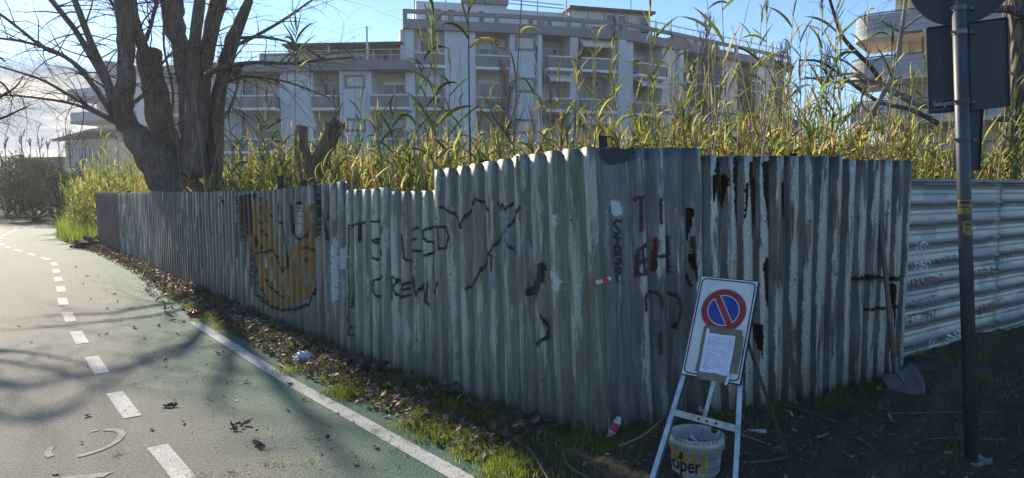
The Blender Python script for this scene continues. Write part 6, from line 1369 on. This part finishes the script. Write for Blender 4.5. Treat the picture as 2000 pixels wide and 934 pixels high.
# back of the rectangular sign (far face of the pole); right edge nearer
def back_panel(name, lab, TLp, BLp, TRp, BRp, rnd, edge=.022):
    """sign seen from behind; corner pixels with distances -> an exact rectangle"""
    a, b, c, d = [at(*p) for p in (TLp, BLp, TRp, BRp)]; u_ = ((c-a)+(d-b)).normalized(); v_ = (a-b)+(c-d); v_ = (v_-u_*v_.dot(u_)).normalized(); n_ = u_.cross(v_); n_ = n_ if n_.y < 0 else -n_
    w_ = ((c-a).length+(d-b).length)/2; h_ = ((a-b).length+(c-d).length)/2; o_ = (a+b+c+d)/4-u_*w_/2-v_*h_/2; t = thing(name, lab, 'sign', o_)
    mb = MB(); mb.prism(rrect(0, w_, 0, h_, rnd, 5), o_, u_, v_, n_, .003); pl = mb.build('plate', M_sback, t)
    ol = rrect(0, w_, 0, h_, rnd, 5); k = len(ol); mb = MB(); il = rrect(.004, w_-.004, .004, h_-.004, max(.002, rnd-.004), 5); P = [o_+u_*x+v_*y for x, y in ol]+[o_+u_*x+v_*y for x, y in il]; P += [p+n_*edge for p in P]
    mb.add(P, [(j, (j+1) % k, 2*k+(j+1) % k, 2*k+j) for j in range(k)]+[(k+(j+1) % k, k+j, 3*k+j, 3*k+(j+1) % k) for j in range(k)]+[(2*k+j, 2*k+(j+1) % k, 3*k+(j+1) % k, 3*k+j) for j in range(k)]); mb.build('rolled_edge', M_sback, t)
    return t, pl, o_, u_, v_, n_, w_, h_
Ys = 4.33
t, pl, o_, u_, v_, n_, w_, h_ = back_panel('traffic_sign', 'grey back of a rectangular traffic sign with a small black sticker', (1809, 58, Ys+.06), (1811, 221, Ys+.06), (1969, 31, Ys-.10), (1970, 212, Ys-.10), .012)
M_stl = mat_flat('sticker_lettering', (.42, .44, .47)); 
def on_back(name, x0, x1, y0, y1, d, mat, par):
    mb = MB(); mb.prism([(x0, y0), (x1, y0), (x1, y1), (x0, y1)], o_+n_*d, u_, v_, n_, .0006); return mb.build(name, mat, par)
sx0, sx1, sy0, sy1 = w_*.045, w_*.325, h_*.040, h_*.165
ST = on_back('black_sticker', sx0, sx1, sy0, sy1, .0036, M_sk, pl)
V, Fc = text_mesh('VasAngeles', .05, 'sticker_lettering'); xs = [q[0] for q in V]; ys_ = [q[1] for q in V]
VV = [tuple(o_+n_*.0048+u_*(sx0+(.06+.88*(q[0]-min(xs))/(max(xs)-min(xs)))*(sx1-sx0))+v_*(sy0+(.20+.62*(q[1]-min(ys_))/(max(ys_)-min(ys_)))*(sy1-sy0))) for q in V]; mesh_obj('sticker_lettering', VV, Fc, M_stl, pl)
mb = MB()
for yy in (.05, .93): P = [o_+n_*.0046+u_*x+v_*y for x, y in [(sx0+.003, sy0+(sy1-sy0)*yy), (sx1-.003, sy0+(sy1-sy0)*yy), (sx1-.003, sy0+(sy1-sy0)*yy+.0018), (sx0+.003, sy0+(sy1-sy0)*yy+.0018)]]; mb.add(P, [(0, 1, 2, 3)])
mb.build('sticker_rule', M_stl, pl)
r_ = random.Random(8); mb = MB(); M_ghost = mat_flat('faint_stamp', (.13, .135, .145))
for k in range(34):
    x = w_*(.10+.085*r_.random()); y = h_*(.40+.27*r_.random()); l, h2 = r_.choice([(.012, .0015), (.002, .014), (.018, .0015), (.0016, .02)]); P = [o_+n_*.0038+u_*a+v_*b for a, b in [(x, y), (x+l, y), (x+l, y+h2), (x, y+h2)]]; mb.add(P, [(0, 1, 2, 3)])
mb.build('faint_stamp', M_ghost, pl)['kind'] = 'stuff'
xr = w_*.535; mb = MB(); mb.prism([(xr, 0.012), (xr+.028, .012), (xr+.028, h_-.012), (xr, h_-.012)], o_+n_*.003, u_, v_, n_, .014); mb.build('mounting_rail', M_sback, t)
mb = MB()
for x, l in [(.72, .8), (.77, .9), (.80, .55), (.66, .4), (.90, .7)]: P = [o_+n_*.0036+u_*a+v_*b for a, b in [(w_*x, h_*(.98-l)), (w_*x+.004, h_*(.98-l)), (w_*x+.007, h_*.97), (w_*x-.002, h_*.97)]]; mb.add(P, [(0, 1, 2, 3)])
mb.build('dirt_streak', mat_flat('dirt_streaks', (.05, .053, .058)), pl)['kind'] = 'stuff'
back_panel('traffic_sign', 'small narrow dark sign back below the larger rectangular sign', (1863, 213, Ys+.0), (1866, 334, Ys+.0), (1915, 212, Ys-.03), (1916, 334, Ys-.03), .012)
dc = at(1876, -42, Ys); RD = thing('traffic_sign', 'round traffic sign back at the top of the dark pole', 'sign', dc); ua = (at(1951, -40, Ys-.09)-at(1801, -40, Ys+.07)).normalized(); va = Vector((0, 0, 1)); va = (va-ua*va.dot(ua)).normalized(); na = ua.cross(va); na = na if na.y < 0 else -na
rD = .275; mb = MB(); mb.lathe(dc, [(rD, 0), (rD, .003)], 64, axis=na, ref=ua); mb.build('disc', M_sback, RD)
mb = MB(); mb.lathe(dc, [(rD-.004, .003), (rD-.004, .022), (rD, .022), (rD, -.001)], 64, False, False, axis=na, ref=ua); mb.build('rolled_edge', M_sback, RD)
M_clamp = simple('clamp_steel', (.20, .205, .20), (.12, .12, .12), 20, .45, metal=.5)
for py in (17, 64, 200, 274):
    c = on_pole(py); mb = MB(); mb.lathe(c-pd_*.014, [(.0375, 0), (.0405, .001), (.0405, .027), (.0375, .028)], 24, False, False, axis=pd_); o = mb.build('clamp', M_clamp if py < 100 else M_pole, POLE)
    mb = MB(); mb.obox(c+sx*.042-toc*.03-pd_*.012, sx*.035, -toc*.03, pd_*.024); mb.build('clamp_lug', M_pole, o); mb = MB(); mb.lathe(c-sx*.036+toc*.028, [(.009, 0), (.009, .008)], 8, axis=toc); mb.lathe(c+sx*.06-toc*.03, [(.010, 0), (.010, .012)], 6, axis=toc); mb.build('bolt', M_clamp, o)
# ------------------------------------------------------------------ added haze in place of lens glare
HAZE_D = 0.0008
if HAZE_D:
    mb = MB(); mb.box(-1400, 1400, -450, 1900, -1.5, 19.5); m, T = newmat('glare_haze')
    vol = T.n('ShaderNodeVolumePrincipled', None, Density=HAZE_D, Anisotropy=0.35); vol.inputs['Color'].default_value = (1.0, 1.0, 1.0, 1)
    T.n('ShaderNodeOutputMaterial', None, Volume=vol); tag(mb.build('haze', m), 'thin added haze standing in for lens glare over the whole place', 'haze', kind='stuff')
